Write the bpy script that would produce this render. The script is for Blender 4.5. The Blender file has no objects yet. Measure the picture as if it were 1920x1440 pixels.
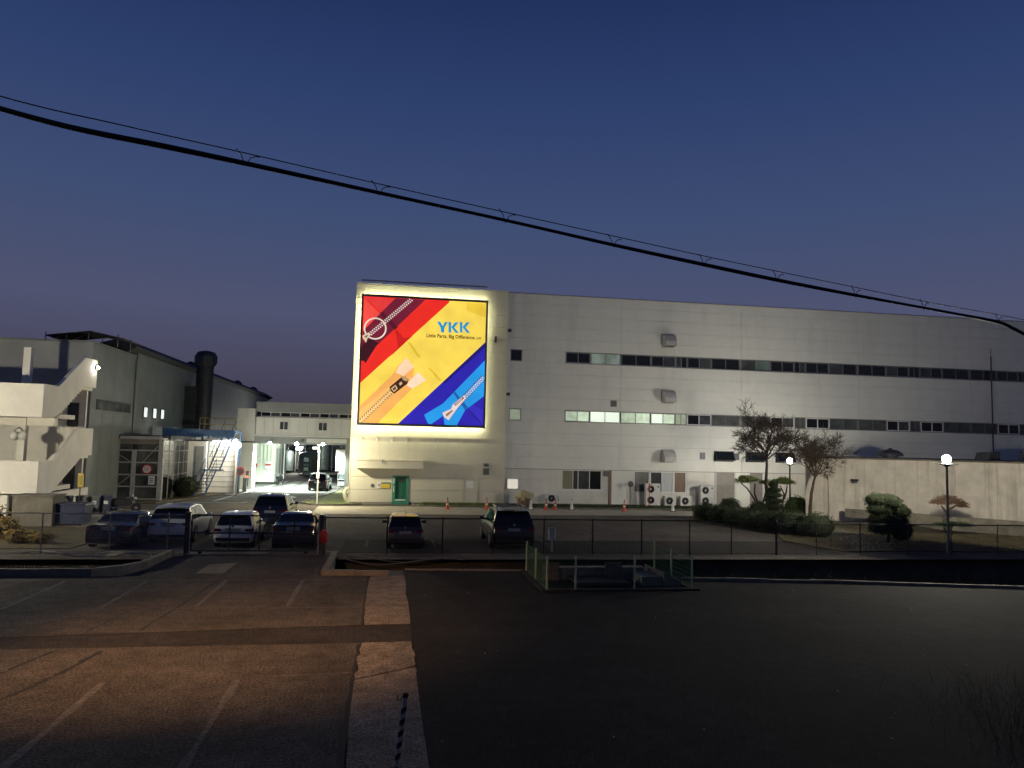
import bpy, bmesh, math, random
from mathutils import Vector, Matrix, noise as mnoise
R = math.radians
PI = math.pi
random.seed(7)
S = bpy.context.scene
COL = S.collection

# ------------------------------------------------------------------ camera, sky, exposure
def setup():
    cam = bpy.data.cameras.new('camera'); co = bpy.data.objects.new('camera', cam); COL.objects.link(co)
    cam.sensor_fit = 'HORIZONTAL'; cam.sensor_width = 36.0; cam.lens = 36.0*1400/1920
    cam.clip_start = 0.05; cam.clip_end = 3000
    yaw, pitch, roll = R(9.36), R(4.572), R(-1.344)
    f = Vector((math.sin(yaw)*math.cos(pitch), math.cos(yaw)*math.cos(pitch), math.sin(pitch)))
    r = Vector((math.cos(yaw), -math.sin(yaw), 0)); u = r.cross(f)
    r2 = r*math.cos(roll) - u*math.sin(roll); u2 = u*math.cos(roll) + r*math.sin(roll)
    M = Matrix((r2, u2, -f)).transposed().to_4x4(); M.translation = Vector((0, 0, 4.7))
    co.matrix_world = M
    S.camera = co
    w = bpy.data.worlds.new('World'); S.world = w; w.use_nodes = True
    nt = w.node_tree; nt.nodes.clear()
    out = nt.nodes.new('ShaderNodeOutputWorld'); bg = nt.nodes.new('ShaderNodeBackground')
    tc = nt.nodes.new('ShaderNodeTexCoord'); sep = nt.nodes.new('ShaderNodeSeparateXYZ')
    rp = nt.nodes.new('ShaderNodeValToRGB')
    nt.links.new(tc.outputs['Generated'], sep.inputs[0]); nt.links.new(sep.outputs['Z'], rp.inputs[0])
    nt.links.new(rp.outputs[0], bg.inputs[0]); nt.links.new(bg.outputs[0], out.inputs[0])
    e = rp.color_ramp.elements
    stops = [(0.0, (.050, .042, .064)), (0.06, (.062, .056, .092)), (0.16, (.079, .087, .160)),
             (0.28, (.050, .076, .172)), (0.42, (.027, .051, .150)), (0.56, (.012, .027, .098)), (1.0, (.004, .009, .04))]
    e[0].position = 0; e[0].color = (*stops[0][1], 1)
    e[1].position = 1; e[1].color = (*stops[-1][1], 1)
    for p, c in stops[1:-1]:
        n = e.new(p); n.color = (*c, 1)
    bg.inputs[1].default_value = 1.0
    S.view_settings.view_transform = 'Standard'; S.view_settings.look = 'None'
    S.view_settings.exposure = 0; S.view_settings.gamma = 1
    S.render.engine = 'CYCLES'
    S.cycles.use_denoising = True
    S.cycles.sample_clamp_indirect = 4.0
    S.cycles.max_bounces = 6
    S.cycles.caustics_reflective = False; S.cycles.caustics_refractive = False
setup()

# ------------------------------------------------------------------ materials
def lin(r, g, b):
    c = lambda v: (v/255/12.92) if v/255 <= .04045 else ((v/255+.055)/1.055)**2.4
    return (c(r), c(g), c(b))
MATS = {}
def mat(name, col, rough=.6, metal=0, var=.15, scale=3.0, bump=0.0, bscale=40, coat=0, spec=.5, col2=None, stretch=None, detail=6):
    """painted or raw surface: base colour varied by noise, optional fine relief"""
    m = bpy.data.materials.new(name); m.use_nodes = True; nt = m.node_tree
    b = nt.nodes['Principled BSDF']; b.inputs['Roughness'].default_value = rough; b.inputs['Metallic'].default_value = metal
    b.inputs['Coat Weight'].default_value = coat; b.inputs['Specular IOR Level'].default_value = spec
    tc = nt.nodes.new('ShaderNodeTexCoord'); mp = nt.nodes.new('ShaderNodeMapping')
    nt.links.new(tc.outputs['Object'], mp.inputs[0])
    if stretch: mp.inputs['Scale'].default_value = stretch
    if var > 0 or col2:
        n = nt.nodes.new('ShaderNodeTexNoise'); n.inputs['Scale'].default_value = scale; n.inputs['Detail'].default_value = detail
        n.inputs['Roughness'].default_value = .65
        rp = nt.nodes.new('ShaderNodeValToRGB')
        rp.color_ramp.elements[0].position = .33; rp.color_ramp.elements[1].position = .68
        c2 = col2 or tuple(min(1, v*(1+var)) for v in col); c1 = col if col2 else tuple(v*(1-var) for v in col)
        rp.color_ramp.elements[0].color = (*c1, 1); rp.color_ramp.elements[1].color = (*c2, 1)
        nt.links.new(mp.outputs[0], n.inputs['Vector']); nt.links.new(n.outputs['Fac'], rp.inputs[0]); nt.links.new(rp.outputs[0], b.inputs['Base Color'])
    else: b.inputs['Base Color'].default_value = (*col, 1)
    if bump > 0:
        n2 = nt.nodes.new('ShaderNodeTexNoise'); n2.inputs['Scale'].default_value = bscale; n2.inputs['Detail'].default_value = 8
        bp = nt.nodes.new('ShaderNodeBump'); bp.inputs['Strength'].default_value = bump; bp.inputs['Distance'].default_value = .02
        nt.links.new(tc.outputs['Object'], n2.inputs['Vector']); nt.links.new(n2.outputs['Fac'], bp.inputs['Height']); nt.links.new(bp.outputs[0], b.inputs['Normal'])
    MATS[name] = m
    return m
def emit(name, col, strength, noisy=0, scale=3):
    m = bpy.data.materials.new(name); m.use_nodes = True; nt = m.node_tree
    b = nt.nodes['Principled BSDF']; b.inputs['Base Color'].default_value = (*[c*.3 for c in col], 1); b.inputs['Roughness'].default_value = .5
    b.inputs['Emission Color'].default_value = (*col, 1); b.inputs['Emission Strength'].default_value = strength
    if noisy:
        tc = nt.nodes.new('ShaderNodeTexCoord'); n = nt.nodes.new('ShaderNodeTexNoise'); n.inputs['Scale'].default_value = scale
        mr = nt.nodes.new('ShaderNodeMapRange'); mr.inputs[1].default_value = .3; mr.inputs[2].default_value = .7
        mr.inputs[3].default_value = strength*(1-noisy); mr.inputs[4].default_value = strength*(1+noisy)
        nt.links.new(tc.outputs['Object'], n.inputs['Vector']); nt.links.new(n.outputs['Fac'], mr.inputs[0]); nt.links.new(mr.outputs[0], b.inputs['Emission Strength'])
    MATS[name] = m
    return m
def streaky(name, col, dirt, amt=.6, rough=.8, vs=(1.6, 1.6, .12), thr=(.5, .8), bump=.15, fine=.1):
    """concrete or cladding with rain streaks running down it"""
    m = mat(name, col, rough, var=fine, scale=1.2, bump=bump, bscale=25)
    nt = m.node_tree; b = nt.nodes['Principled BSDF']
    src = b.inputs['Base Color'].links[0].from_socket
    tc = nt.nodes.new('ShaderNodeTexCoord'); mp = nt.nodes.new('ShaderNodeMapping'); mp.inputs['Scale'].default_value = vs
    n = nt.nodes.new('ShaderNodeTexNoise'); n.inputs['Scale'].default_value = 1.5; n.inputs['Detail'].default_value = 8; n.inputs['Roughness'].default_value = .7
    mr = nt.nodes.new('ShaderNodeMapRange'); mr.inputs[1].default_value = thr[0]; mr.inputs[2].default_value = thr[1]; mr.inputs[3].default_value = 0; mr.inputs[4].default_value = amt
    mx = nt.nodes.new('ShaderNodeMixRGB'); mx.inputs[2].default_value = (*dirt, 1)
    nt.links.new(tc.outputs['Object'], mp.inputs[0]); nt.links.new(mp.outputs[0], n.inputs['Vector']); nt.links.new(n.outputs['Fac'], mr.inputs[0])
    nt.links.new(mr.outputs[0], mx.inputs[0]); nt.links.new(src, mx.inputs[1]); nt.links.new(mx.outputs[0], b.inputs['Base Color'])
    return m

mat('ground', (.045, .042, .032), .95, var=.4, scale=.8, bump=.5, bscale=6)
def asphalt(name, col, big=.35, fine=.5, bscale=.35, fscale=21, bump=.8):
    m = mat(name, col, .95, var=big, scale=bscale, bump=bump, bscale=22, spec=.12, detail=9)
    nt = m.node_tree; b = nt.nodes['Principled BSDF']; src = b.inputs['Base Color'].links[0].from_socket
    tc = nt.nodes.new('ShaderNodeTexCoord'); n = nt.nodes.new('ShaderNodeTexNoise'); n.inputs['Scale'].default_value = fscale; n.inputs['Detail'].default_value = 4
    mr = nt.nodes.new('ShaderNodeMapRange'); mr.inputs[1].default_value = .35; mr.inputs[2].default_value = .65; mr.inputs[3].default_value = 1-fine; mr.inputs[4].default_value = 1+fine
    n3 = nt.nodes.new('ShaderNodeTexNoise'); n3.inputs['Scale'].default_value = 2.6; n3.inputs['Detail'].default_value = 6; n3.inputs['Roughness'].default_value = .75
    m3 = nt.nodes.new('ShaderNodeMapRange'); m3.inputs[1].default_value = .36; m3.inputs[2].default_value = .62; m3.inputs[3].default_value = .72; m3.inputs[4].default_value = 1.18
    mu = nt.nodes.new('ShaderNodeMath'); mu.operation = 'MULTIPLY'
    mx = nt.nodes.new('ShaderNodeVectorMath'); mx.operation = 'SCALE'
    for q in (n, n3): nt.links.new(tc.outputs['Object'], q.inputs['Vector'])
    nt.links.new(n.outputs['Fac'], mr.inputs[0]); nt.links.new(n3.outputs['Fac'], m3.inputs[0]); nt.links.new(mr.outputs[0], mu.inputs[0]); nt.links.new(m3.outputs[0], mu.inputs[1])
    nt.links.new(src, mx.inputs[0]); nt.links.new(mu.outputs[0], mx.inputs['Scale']); nt.links.new(mx.outputs[0], b.inputs['Base Color'])
asphalt('asphalt_old', (.088, .078, .066), .3, .55)
asphalt('asphalt_dark', (.021, .020, .0195), .35, .5, .3)
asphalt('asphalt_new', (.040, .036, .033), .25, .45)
asphalt('asphalt_yard', (.125, .110, .094), .28, .3)
asphalt('asphalt_road', (.10, .10, .095), .25, .3)
mat('apron', (.37, .34, .27), .9, var=.18, scale=.7, bump=.2, bscale=30)
asphalt('concrete_strip', (.21, .18, .14), .3, .45, 1.6, 20, .9)
mat('patch', (.19, .155, .10), .92, var=.2, scale=2.5, bump=.4, bscale=40)
mat('crack', (.012, .011, .010), .95, var=0)
mat('kerb', (.16, .145, .115), .9, var=.3, scale=2.0, bump=.4, bscale=20)
mat('paint_worn', (.106, .097, .085), .9, var=.6, scale=9, detail=10)
mat('paint_white', (.55, .55, .52), .8, var=.3, scale=6)
mat('soil', (.025, .022, .015), .95, var=.4, scale=2, bump=.6, bscale=8)
mat('grass', (.045, .062, .016), .85, var=.5, scale=.9)
mat('grass_dry', (.085, .067, .028), .9, var=.5, scale=1.1)
mat('grass_bright', (.11, .14, .03), .85, var=.45, scale=1.5)
streaky('cladding', (.735, .73, .66), (.44, .43, .38), .42, .55, (.33, .33, .05), (.50, .80), bump=.02, fine=.035)
streaky('cladding_low', (.69, .67, .60), (.33, .31, .27), .45, .6, (.9, .9, .15), (.5, .8), bump=.02, fine=.05)
streaky('cladding_tower', (.60, .57, .46), (.36, .34, .27), .3, .55, (.7, .7, .1), (.52, .8), bump=.02, fine=.04)
mat('joint', (.27, .26, .23), .9, var=.1)
streaky('concrete_block', (.60, .55, .46), (.15, .13, .10), .75, .85, (1.4, 1.4, .10), (.50, .78), bump=.2, fine=.14)
mat('block_joint', (.16, .14, .11), .9, var=.2)
streaky('white_wall', (.83, .79, .69), (.42, .39, .33), .35, .75, (1.2, 1.2, .14), (.54, .82), bump=.06, fine=.06)
mat('grey_wall', (.30, .305, .29), .8, var=.1, scale=.7, bump=.06)
mat('metal_grey_panel', (.17, .185, .18), .55, var=.12, scale=.8)
mat('roof_dark', (.05, .05, .055), .8, var=.2)
mat('dark_steel', (.055, .058, .062), .5, .3, var=.25, scale=3)
mat('black_metal', (.018, .018, .018), .5, .3, var=.2)
mat('cowl', (.46, .45, .42), .5, var=.15, scale=4)
mat('galv', (.30, .30, .29), .42, .75, var=.2, scale=6)
mat('frame_alu', (.22, .225, .22), .45, .4, var=.08)
mat('frame_white', (.70, .70, .67), .5, var=.05)
mat('glass_dark', (.012, .014, .015), .08, var=0, spec=.6)
mat('glass_pale', (.085, .09, .086), .3, var=.45, scale=1.2, spec=.4)
mat('glass_grey', (.06, .066, .068), .14, var=.5, scale=.8, spec=.5)
mat('glass_green', (.14, .19, .165), .3, var=.4, scale=1.4)
mat('curtain_olive', (.22, .22, .13), .6, var=.2, scale=3, stretch=(12, 1, .2))
mat('curtain_brown', (.20, .13, .085), .6, var=.25, scale=3, stretch=(12, 1, .2))
mat('curtain_white', (.48, .50, .50), .4, var=.15, scale=3, stretch=(8, 1, .3))
mat('shutter', (.26, .235, .205), .6, var=.1)
mat('ac_white', (.62, .61, .57), .5, var=.06)
mat('ac_grille', (.04, .04, .04), .5, var=.1)
mat('cone_orange', (.62, .085, .03), .5, var=.15, scale=8)
mat('cone_white', (.70, .68, .64), .5, var=.1)
mat('tarp', (.42, .36, .20), .7, var=.3, scale=4)
mat('crate_wood', (.17, .12, .075), .85, var=.35, scale=5)
mat('door_green', (.02, .13, .075), .4, var=.1)
mat('frame_green', (.05, .24, .15), .5, var=.15)
mat('sign_yellow', (.62, .46, .06), .5, var=.08)
mat('sign_teal', (.05, .16, .17), .5, var=.05)
mat('sign_white', (.74, .73, .70), .5, var=.05)
mat('sign_red', (.45, .035, .03), .45, var=.1)
mat('ink', (.05, .05, .055), .6, var=0)
mat('blue_steel', (.035, .10, .24), .45, .1, var=.3, scale=3)
mat('blue_dark', (.012, .02, .06), .55, var=.2)
mat('yellow_rail', (.30, .24, .08), .5, .2, var=.25)
mat('fence_green', (.11, .26, .10), .5, .1, var=.2, scale=5)
mat('post_green', (.34, .44, .25), .5, .2, var=.2)
mat('rubber', (.012, .012, .012), .8, var=.2)
mat('bark', (.055, .040, .030), .9, var=.4, scale=9, bump=.6, bscale=30)
mat('bark_brown', (.085, .062, .046), .9, var=.4, scale=9, bump=.6, bscale=30)
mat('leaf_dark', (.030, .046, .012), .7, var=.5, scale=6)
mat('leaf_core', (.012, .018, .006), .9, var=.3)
mat('leaf_mid', (.055, .095, .018), .7, var=.5, scale=6)
mat('leaf_pine', (.13, .17, .04), .7, var=.45, scale=6)
mat('leaf_red', (.15, .085, .05), .75, var=.45, scale=7)
mat('leaf_yellow', (.34, .23, .045), .75, var=.5, scale=8)
mat('machine', (.10, .13, .13), .5, .3, var=.4, scale=2)
mat('machine_pale', (.42, .45, .43), .5, .2, var=.3, scale=2)
mat('cabin_white', (.60, .64, .54), .5, var=.06)
mat('back_wall', (.17, .20, .22), .6, .1, var=.35, scale=.8, stretch=(3, 1, .3))
mat('cable', (.008, .008, .009), .6, var=0)
mat('stripe_black', (.012, .012, .012), .45, var=.2)
mat('stripe_white', (.30, .29, .27), .5, var=.25, scale=12)
mat('bag_red', (.55, .03, .02), .45, var=.2, scale=6)
mat('hose', (.26, .25, .22), .5, var=.2)
mat('plastic_grey', (.10, .11, .11), .5, var=.1)
emit('lamp_cool', (1.0, .97, .88), 220)
emit('lamp_white', (.93, 1.0, .95), 160)
emit('lamp_small', (1.0, .95, .85), 60)
emit('lamp_sodium', (1.0, .52, .18), 120)
emit('lamp_red', (1.0, .1, .05), 4)
emit('led_halo', (1.0, .98, .58), 62)
emit('win_lit', (.74, .90, .66), .66, .22, 2.6)
emit('win_lit_bright', (.86, .96, .80), .95, .12, 2.2)
emit('win_lit_soft', (.66, .80, .58), .50, .28, 3.1)
emit('win_lit_dim', (.52, .60, .42), .42, .25, 2.5)
emit('win_lit_white', (.9, .95, .92), .95, .25, 5)
emit('cream_panel', (.85, .80, .66), .75, .08, 2)
emit('win_faint', (.40, .50, .42), .26, .45, 1.3)
mat('frame_pale', (.46, .455, .43), .5, var=.12)
emit('tube_light', (.92, 1.0, .93), 8)
emit('stair_glow', (.95, .95, .72), .55, .25, 1.5)

# ------------------------------------------------------------------ mesh building
class MB:
    def __init__(s): s.v = []; s.f = []; s.sm = []
    def quad(s, *p):
        i = len(s.v); s.v += [tuple(q) for q in p]; s.f.append(tuple(range(i, i+len(p)))); return s
    def box(s, x0, x1, y0, y1, z0, z1, M=None):
        i = len(s.v)
        p = [(x, y, z) for z in (z0, z1) for y in (y0, y1) for x in (x0, x1)]
        if M: p = [tuple(M @ Vector(q)) for q in p]
        s.v += p
        s.f += [tuple(i+k for k in q) for q in ((0, 2, 3, 1), (4, 5, 7, 6), (0, 1, 5, 4), (2, 6, 7, 3), (0, 4, 6, 2), (1, 3, 7, 5))]
        return s
    def bbox(s, x0, x1, y0, y1, z0, z1, b=.02):
        """box with chamfered vertical and top edges"""
        pts = [(x0+b, y0), (x1-b, y0), (x1, y0+b), (x1, y1-b), (x1-b, y1), (x0+b, y1), (x0, y1-b), (x0, y0+b)]
        cx, cy = (x0+x1)/2, (y0+y1)/2
        top = [(x+(b if x < cx else -b), y+(b if y < cy else -b)) for x, y in pts]
        i = len(s.v)
        s.v += [(x, y, z0) for x, y in pts]+[(x, y, z1-b) for x, y in pts]+[(x, y, z1) for x, y in top]
        for k in range(8):
            j = (k+1) % 8
            s.f += [(i+k, i+j, i+8+j, i+8+k), (i+8+k, i+8+j, i+16+j, i+16+k)]
        s.f.append(tuple(i+16+k for k in range(8))); s.f.append(tuple(i+7-k for k in range(8)))
        return s
    def prism(s, poly, a0, a1, axis='z'):
        """poly of 2-D points extruded along an axis: z:(x,y), y:(x,z), x:(y,z)"""
        put = {'z': lambda p, a: (p[0], p[1], a), 'y': lambda p, a: (p[0], a, p[1]), 'x': lambda p, a: (a, p[0], p[1])}[axis]
        i = len(s.v); n = len(poly)
        s.v += [put(p, a0) for p in poly]+[put(p, a1) for p in poly]
        s.f.append(tuple(i+k for k in reversed(range(n)))); s.f.append(tuple(i+n+k for k in range(n)))
        for k in range(n): s.f.append((i+k, i+(k+1) % n, i+n+(k+1) % n, i+n+k))
        return s
    def tube(s, path, r, n=6, cap=True):
        path = [Vector(p) for p in path]; rs = r if isinstance(r, (list, tuple)) else [r]*len(path)
        i0 = len(s.v); up = None
        for k, p in enumerate(path):
            t = (path[min(k+1, len(path)-1)]-path[max(k-1, 0)])
            if t.length < 1e-9: t = Vector((0, 0, 1))
            t.normalize()
            if up is None: up = Vector((0, 0, 1)) if abs(t.z) < .9 else Vector((1, 0, 0))
            a = t.cross(up); a = a.normalized() if a.length > 1e-6 else Vector((1, 0, 0)); b = t.cross(a)
            up = -b
            for j in range(n):
                an = 2*PI*j/n; q = p+(a*math.cos(an)+b*math.sin(an))*rs[k]; s.v.append(tuple(q))
        for k in range(len(path)-1):
            for j in range(n):
                a = i0+k*n+j; b2 = i0+k*n+(j+1) % n
                s.f.append((a, b2, b2+n, a+n))
        if cap:
            s.f.append(tuple(i0+j for j in reversed(range(n)))); s.f.append(tuple(i0+(len(path)-1)*n+j for j in range(n)))
        return s
    def lathe(s, prof, c=(0, 0, 0), n=16, axis='z'):
        i0 = len(s.v)
        for r, h in prof:
            for j in range(n):
                a = 2*PI*j/n; x, y = r*math.cos(a), r*math.sin(a)
                p = {'z': (x, y, h), 'y': (x, h, y), 'x': (h, x, y)}[axis]
                s.v.append((p[0]+c[0], p[1]+c[1], p[2]+c[2]))
        for k in range(len(prof)-1):
            for j in range(n):
                a = i0+k*n+j; b = i0+k*n+(j+1) % n; s.f.append((a, b, b+n, a+n))
        s.f.append(tuple(i0+j for j in range(n))); s.f.append(tuple(i0+(len(prof)-1)*n+j for j in range(n)))
        return s
    def blob(s, c, r, n=12, rough=.08, seed=0):
        i0 = len(s.v); m = n//2+1
        for a in range(m+1):
            th = PI*a/m
            for j in range(n):
                ph = 2*PI*j/n; d = Vector((math.sin(th)*math.cos(ph), math.sin(th)*math.sin(ph), math.cos(th)))
                k = 1+rough*mnoise.noise(d*2.2+Vector((seed, seed*.7, 0)))*2
                s.v.append((c[0]+d.x*r[0]*k, c[1]+d.y*r[1]*k, c[2]+d.z*r[2]*k))
        for a in range(m):
            for j in range(n):
                p = i0+a*n+j; q = i0+a*n+(j+1) % n; s.f.append((p, q, q+n, p+n))
        return s
    def leaves(s, c, r, n, size, rnd, shell=.12, seed=0, lump=.08, up=False, hang=0, asp=.45):
        """small leaf faces through the outer layer of an ellipsoid"""
        for _ in range(n):
            d = Vector((rnd.gauss(0, 1), rnd.gauss(0, 1), rnd.gauss(0, 1))).normalized()
            if up and d.z < -.3: d.z = abs(d.z)
            k = 1+lump*mnoise.noise(d*2.5+Vector((seed, 0, seed)))*2 - shell*rnd.random()**1.6
            p = Vector((c[0]+d.x*r[0]*k, c[1]+d.y*r[1]*k, c[2]+d.z*r[2]*k - hang*rnd.random()))
            nrm = (d+Vector((rnd.gauss(0, .6), rnd.gauss(0, .6), rnd.gauss(0, .6)))).normalized()
            t = nrm.orthogonal().normalized(); t.rotate(Matrix.Rotation(rnd.random()*6.28, 3, nrm)); b = nrm.cross(t)
            l = size*(.6+.8*rnd.random()); w = l*asp
            s.quad(p-t*l, p-b*w, p+t*l, p+b*w)
        return s
    def build(s, name, m, parent=None, smooth=False, loc=None, fix=True, w=False):
        me = bpy.data.meshes.new(name); me.from_pydata(s.v, [], s.f)
        if fix and len(s.v) < 20000:
            bm = bmesh.new(); bm.from_mesh(me); bmesh.ops.recalc_face_normals(bm, faces=bm.faces); bm.to_mesh(me); bm.free()
        if smooth:
            me.polygons.foreach_set('use_smooth', [True]*len(me.polygons))
            try: me.set_sharp_from_angle(angle=R(45))
            except Exception: pass
        me.update()
        o = bpy.data.objects.new(name, me); COL.objects.link(o)
        me.materials.append(MATS[m] if isinstance(m, str) else m)
        if parent is not None:
            o.parent = parent
            if w: o.matrix_parent_inverse = WM.get(parent.name, Matrix()).inverted()
        if loc is not None: o.location = loc
        return o
WM = {}
def tag(o, label=None, cat=None, group=None, kind=None):
    if label: o['label'] = label
    if cat: o['category'] = cat
    if group: o['group'] = group
    if kind: o['kind'] = kind
    return o
def thing(name, loc, label, cat, group=None, rz=0):
    o = bpy.data.objects.new(name, None); COL.objects.link(o); o.empty_display_size = .3
    o.location = loc; o.rotation_euler = (0, 0, rz)
    WM[o.name] = Matrix.Translation(Vector(loc)) @ Matrix.Rotation(rz, 4, 'Z')
    return tag(o, label, cat, group)
def setting(o): return tag(o, kind='structure')
def share(name, src, parent, loc=(0, 0, 0), m=None, rz=0):
    """another piece that shares the mesh of src"""
    o = bpy.data.objects.new(name, src.data); COL.objects.link(o); o.parent = parent; o.location = loc; o.rotation_euler = (0, 0, rz)
    return o
def copy_tree(o, parent=None):
    c = o.copy(); COL.objects.link(c); c.parent = parent
    for ch in list(o.children): copy_tree(ch, c)
    return c
def point(parent, loc, power, col, radius=.15, name='lamp_light'):
    l = bpy.data.lights.new(name, 'POINT'); l.energy = power; l.color = col; l.shadow_soft_size = radius
    o = bpy.data.objects.new(name, l); COL.objects.link(o); o.parent = parent; o.location = loc
    return o
def sheet(name, poly, z, m, parent=None, nosub=True):
    o = MB().quad(*[(x, y, z) for x, y in poly]).build(name, m, parent)
    return o
# ------------------------------------------------------------------ the setting: ground, ditch, lots, roads
def fence_y(x): return 32.35 - .0236*(x+14)          # the fence line runs slightly askew
def ground():
    mb = MB()
    # profile across the ditch: near bank, bed, far bank; the near edge runs askew on the right
    xs = [-900, -60, -30, -16, -12, -8.1, -2.0, 0.1, .8, 5.1, 10.4, 16.6, 22.5, 30, 45, 900]
    def near(x): return 27.2 if x <= 0 else (28.1 if x < 5 else max(20, 25.7-(x-10.9)*.18))
    rows = []
    for x in xs:
        n = near(x); f = fence_y(max(-40, min(45, x)))-.55
        rows.append([(x, -900, -.02), (x, -5, -.02), (x, n-.02, -.02), (x, n+.35, -1.25), (x, f-1.0, -1.25), (x, f, -.03), (x, 60, -.02), (x, 140, -.02), (x, 1500, -.02)])
    i = 0
    for r in rows: mb.v += r
    k = len(rows[0])
    for a in range(len(rows)-1):
        for b in range(k-1): mb.f.append((a*k+b, (a+1)*k+b, (a+1)*k+b+1, a*k+b+1))
    setting(mb.build('ground', 'ground'))
    # near parking lot: old asphalt left, newer dark asphalt right, trench reinstatement across
    lot = setting(sheet('parking_lot', [(-40, -4), (-.45, -4), (-.45, 18.12), (-8.6, 18.15), (-40, 17.9)], 0, 'asphalt_old'))
    sheet('asphalt_bay', [(-40, 19.0), (-8.6, 19.22), (-.45, 19.85), (-.45, 26.95), (-2.2, 26.98), (-8.0, 26.98), (-40, 27.15)], 0, 'asphalt_old', lot)
    sheet('trench_patch', [(-40, 17.9), (-8.6, 18.15), (.75, 18.12), (.75, 20.06), (-.45, 19.85), (-8.6, 19.22), (-40, 19.0)], -.006, 'asphalt_new', lot)
    # worn concrete strip: three slabs with an open joint and a ragged left edge
    rnd = random.Random(3)
    def ragged(y0, y1, x, a): return [(x+rnd.uniform(-a, a), y0+(y1-y0)*t/9) for t in range(10)]
    for (y0, y1, z) in ((-4, 15.35, .004), (15.42, 18.11, .012), (19.9, 26.9, .006)):
        L = ragged(y0, y1, -.44, .05); Rr = ragged(y0, y1, .75, .03)
        if y0 > 15 and y0 < 16: L[0] = (-.44, 15.42); Rr[0] = (.75, 16.2)
        if y0 < 0: Rr[-1] = (.75, 16.13)
        sl = MB().prism(L+Rr[::-1], -.05, z, 'z').build('concrete_slab', 'concrete_strip', lot)
    setting(sheet('dark_lot', [(.75, -4), (60, -4), (60, 16.5), (22.5, 23.4), (16.6, 24.7), (10.9, 25.5), (5.0, 27.6), (.75, 28.0)], 0, 'asphalt_dark'))
    # painted bay lines and the long line along the kerb
    def line(pts, wd, z, m, parent, name='bay_line', jit=.0):
        mb = MB()
        pts = [Vector((x, y, z)) for x, y in pts]
        Ls = []; Rs = []
        for k, p in enumerate(pts):
            t = (pts[min(k+1, len(pts)-1)]-pts[max(k-1, 0)]).normalized(); nn = Vector((-t.y, t.x, 0))
            ww = wd*(1+jit*rnd.uniform(-1, 1))
            Ls.append(p+nn*ww/2); Rs.append(p-nn*ww/2)
        for k in range(len(pts)-1): mb.quad(Ls[k], Rs[k], Rs[k+1], Ls[k+1])
        return mb.build(name, m, parent)
    def seg(a, b, n=12): return [(a[0]+(b[0]-a[0])*t/n, a[1]+(b[1]-a[1])*t/n) for t in range(n+1)]
    line(seg((-40, 26.98), (-.5, 26.15), 60), .09, .004, 'paint_worn', lot, jit=.3)
    for x in (-12.4, -9.95, -7.5, -5.05, -2.6):
        line(seg((x, 22.2), (x, 26.2), 10), .12, .004, 'paint_worn', lot, jit=.35)
        line(seg((x-.1, 9.0), (x-.1, 15.6), 14), .13, .004, 'paint_worn', lot, jit=.35)
    line(seg((-3.0, 21.9), (-.6, 21.95), 8), .06, .004, 'paint_worn', lot, jit=.6)
    line(seg((-2.2, 15.75), (-.6, 15.85), 8), .05, .004, 'paint_worn', lot, jit=.8)
    # long cracks in the old asphalt
    def crack(pts, wd):
        out = []
        for k in range(len(pts)-1):
            a, b = pts[k], pts[k+1]
            for t in range(10):
                f = t/10; out.append((a[0]+(b[0]-a[0])*f+rnd.uniform(-.025, .025), a[1]+(b[1]-a[1])*f+rnd.uniform(-.03, .03)))
        line(out+[pts[-1]], wd*1.5, .003, 'crack', lot, 'asphalt_crack', .6)
    crack([(-5.3, 26.6), (-5.45, 23.5), (-5.7, 19.6)], .045); crack([(-5.95, 17.9), (-6.15, 16.4), (-6.3, 15.6), (-6.7, 14.2)], .07)
    crack([(-6.6, 22.2), (-6.8, 20.4), (-6.9, 19.5)], .03); crack([(-6.95, 17.95), (-7.3, 16.2), (-7.6, 14.5)], .05)
    crack([(-.47, 26.9), (-.49, 20.0)], .04); crack([(-.47, 18.0), (-.5, 15.2), (-.47, 9)], .06)
    # driveway over the ditch up to the sliding gate, with its pale patch
    dr = setting(MB().prism([(-8.0, 26.99), (-2.15, 26.99), (-2.05, 31.95), (-8.05, 32.1)], -1.2, -.002, 'z').build('driveway', 'asphalt_old'))
    sheet('repair_patch', [(-6.35, 27.5), (-5.4, 27.6), (-5.4, 29.75), (-6.3, 29.45)], .002, 'patch', dr)
    crack([(-5.3, 26.9), (-5.35, 28.5), (-4.9, 30.2)], .03); crack([(-8, 28.9), (-6.6, 28.7), (-6.4, 27.6)], .025)
    # yard behind the fence
    yard = setting(sheet('yard', [(-60, 31.4), (70, 29.6), (70, 57.2), (-60, 57.2)], -.004, 'asphalt_yard'))
    sheet('dark_yard_strip', [(-1.8, fence_y(-2)+.2), (21, fence_y(21)+.2), (21, 36.2), (-1.8, 36.6)], 0, 'asphalt_new', yard)  # strip along the fence, toned darker than the rest of the yard
    apron = setting(sheet('concrete_road', [(-4.6, 49.0), (22.5, 49.6), (22.5, 53.2), (9.0, 55.0), (2.2, 55.2), (-4.6, 54.6)], .001, 'apron'))
    rnd2 = random.Random(5)
    for k in range(10):
        x = 2.2+2.45*k
        line(seg((x+1.1, 36.9), (x+1.0, 41.5), 8), .11, .005, 'paint_worn', yard, jit=.3)
    for x in (-.75, 2.3, 7.6): line(seg((x, 34.0), (x, 36.4), 6), .12, .005, 'paint_worn', yard, jit=.3)
    # factory road running in under the gatehouse
    road = setting(sheet('factory_road', [(-13.2, 56), (-4.7, 56), (-3.2, 150), (-12.4, 150)], .002, 'asphalt_road'))
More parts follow.
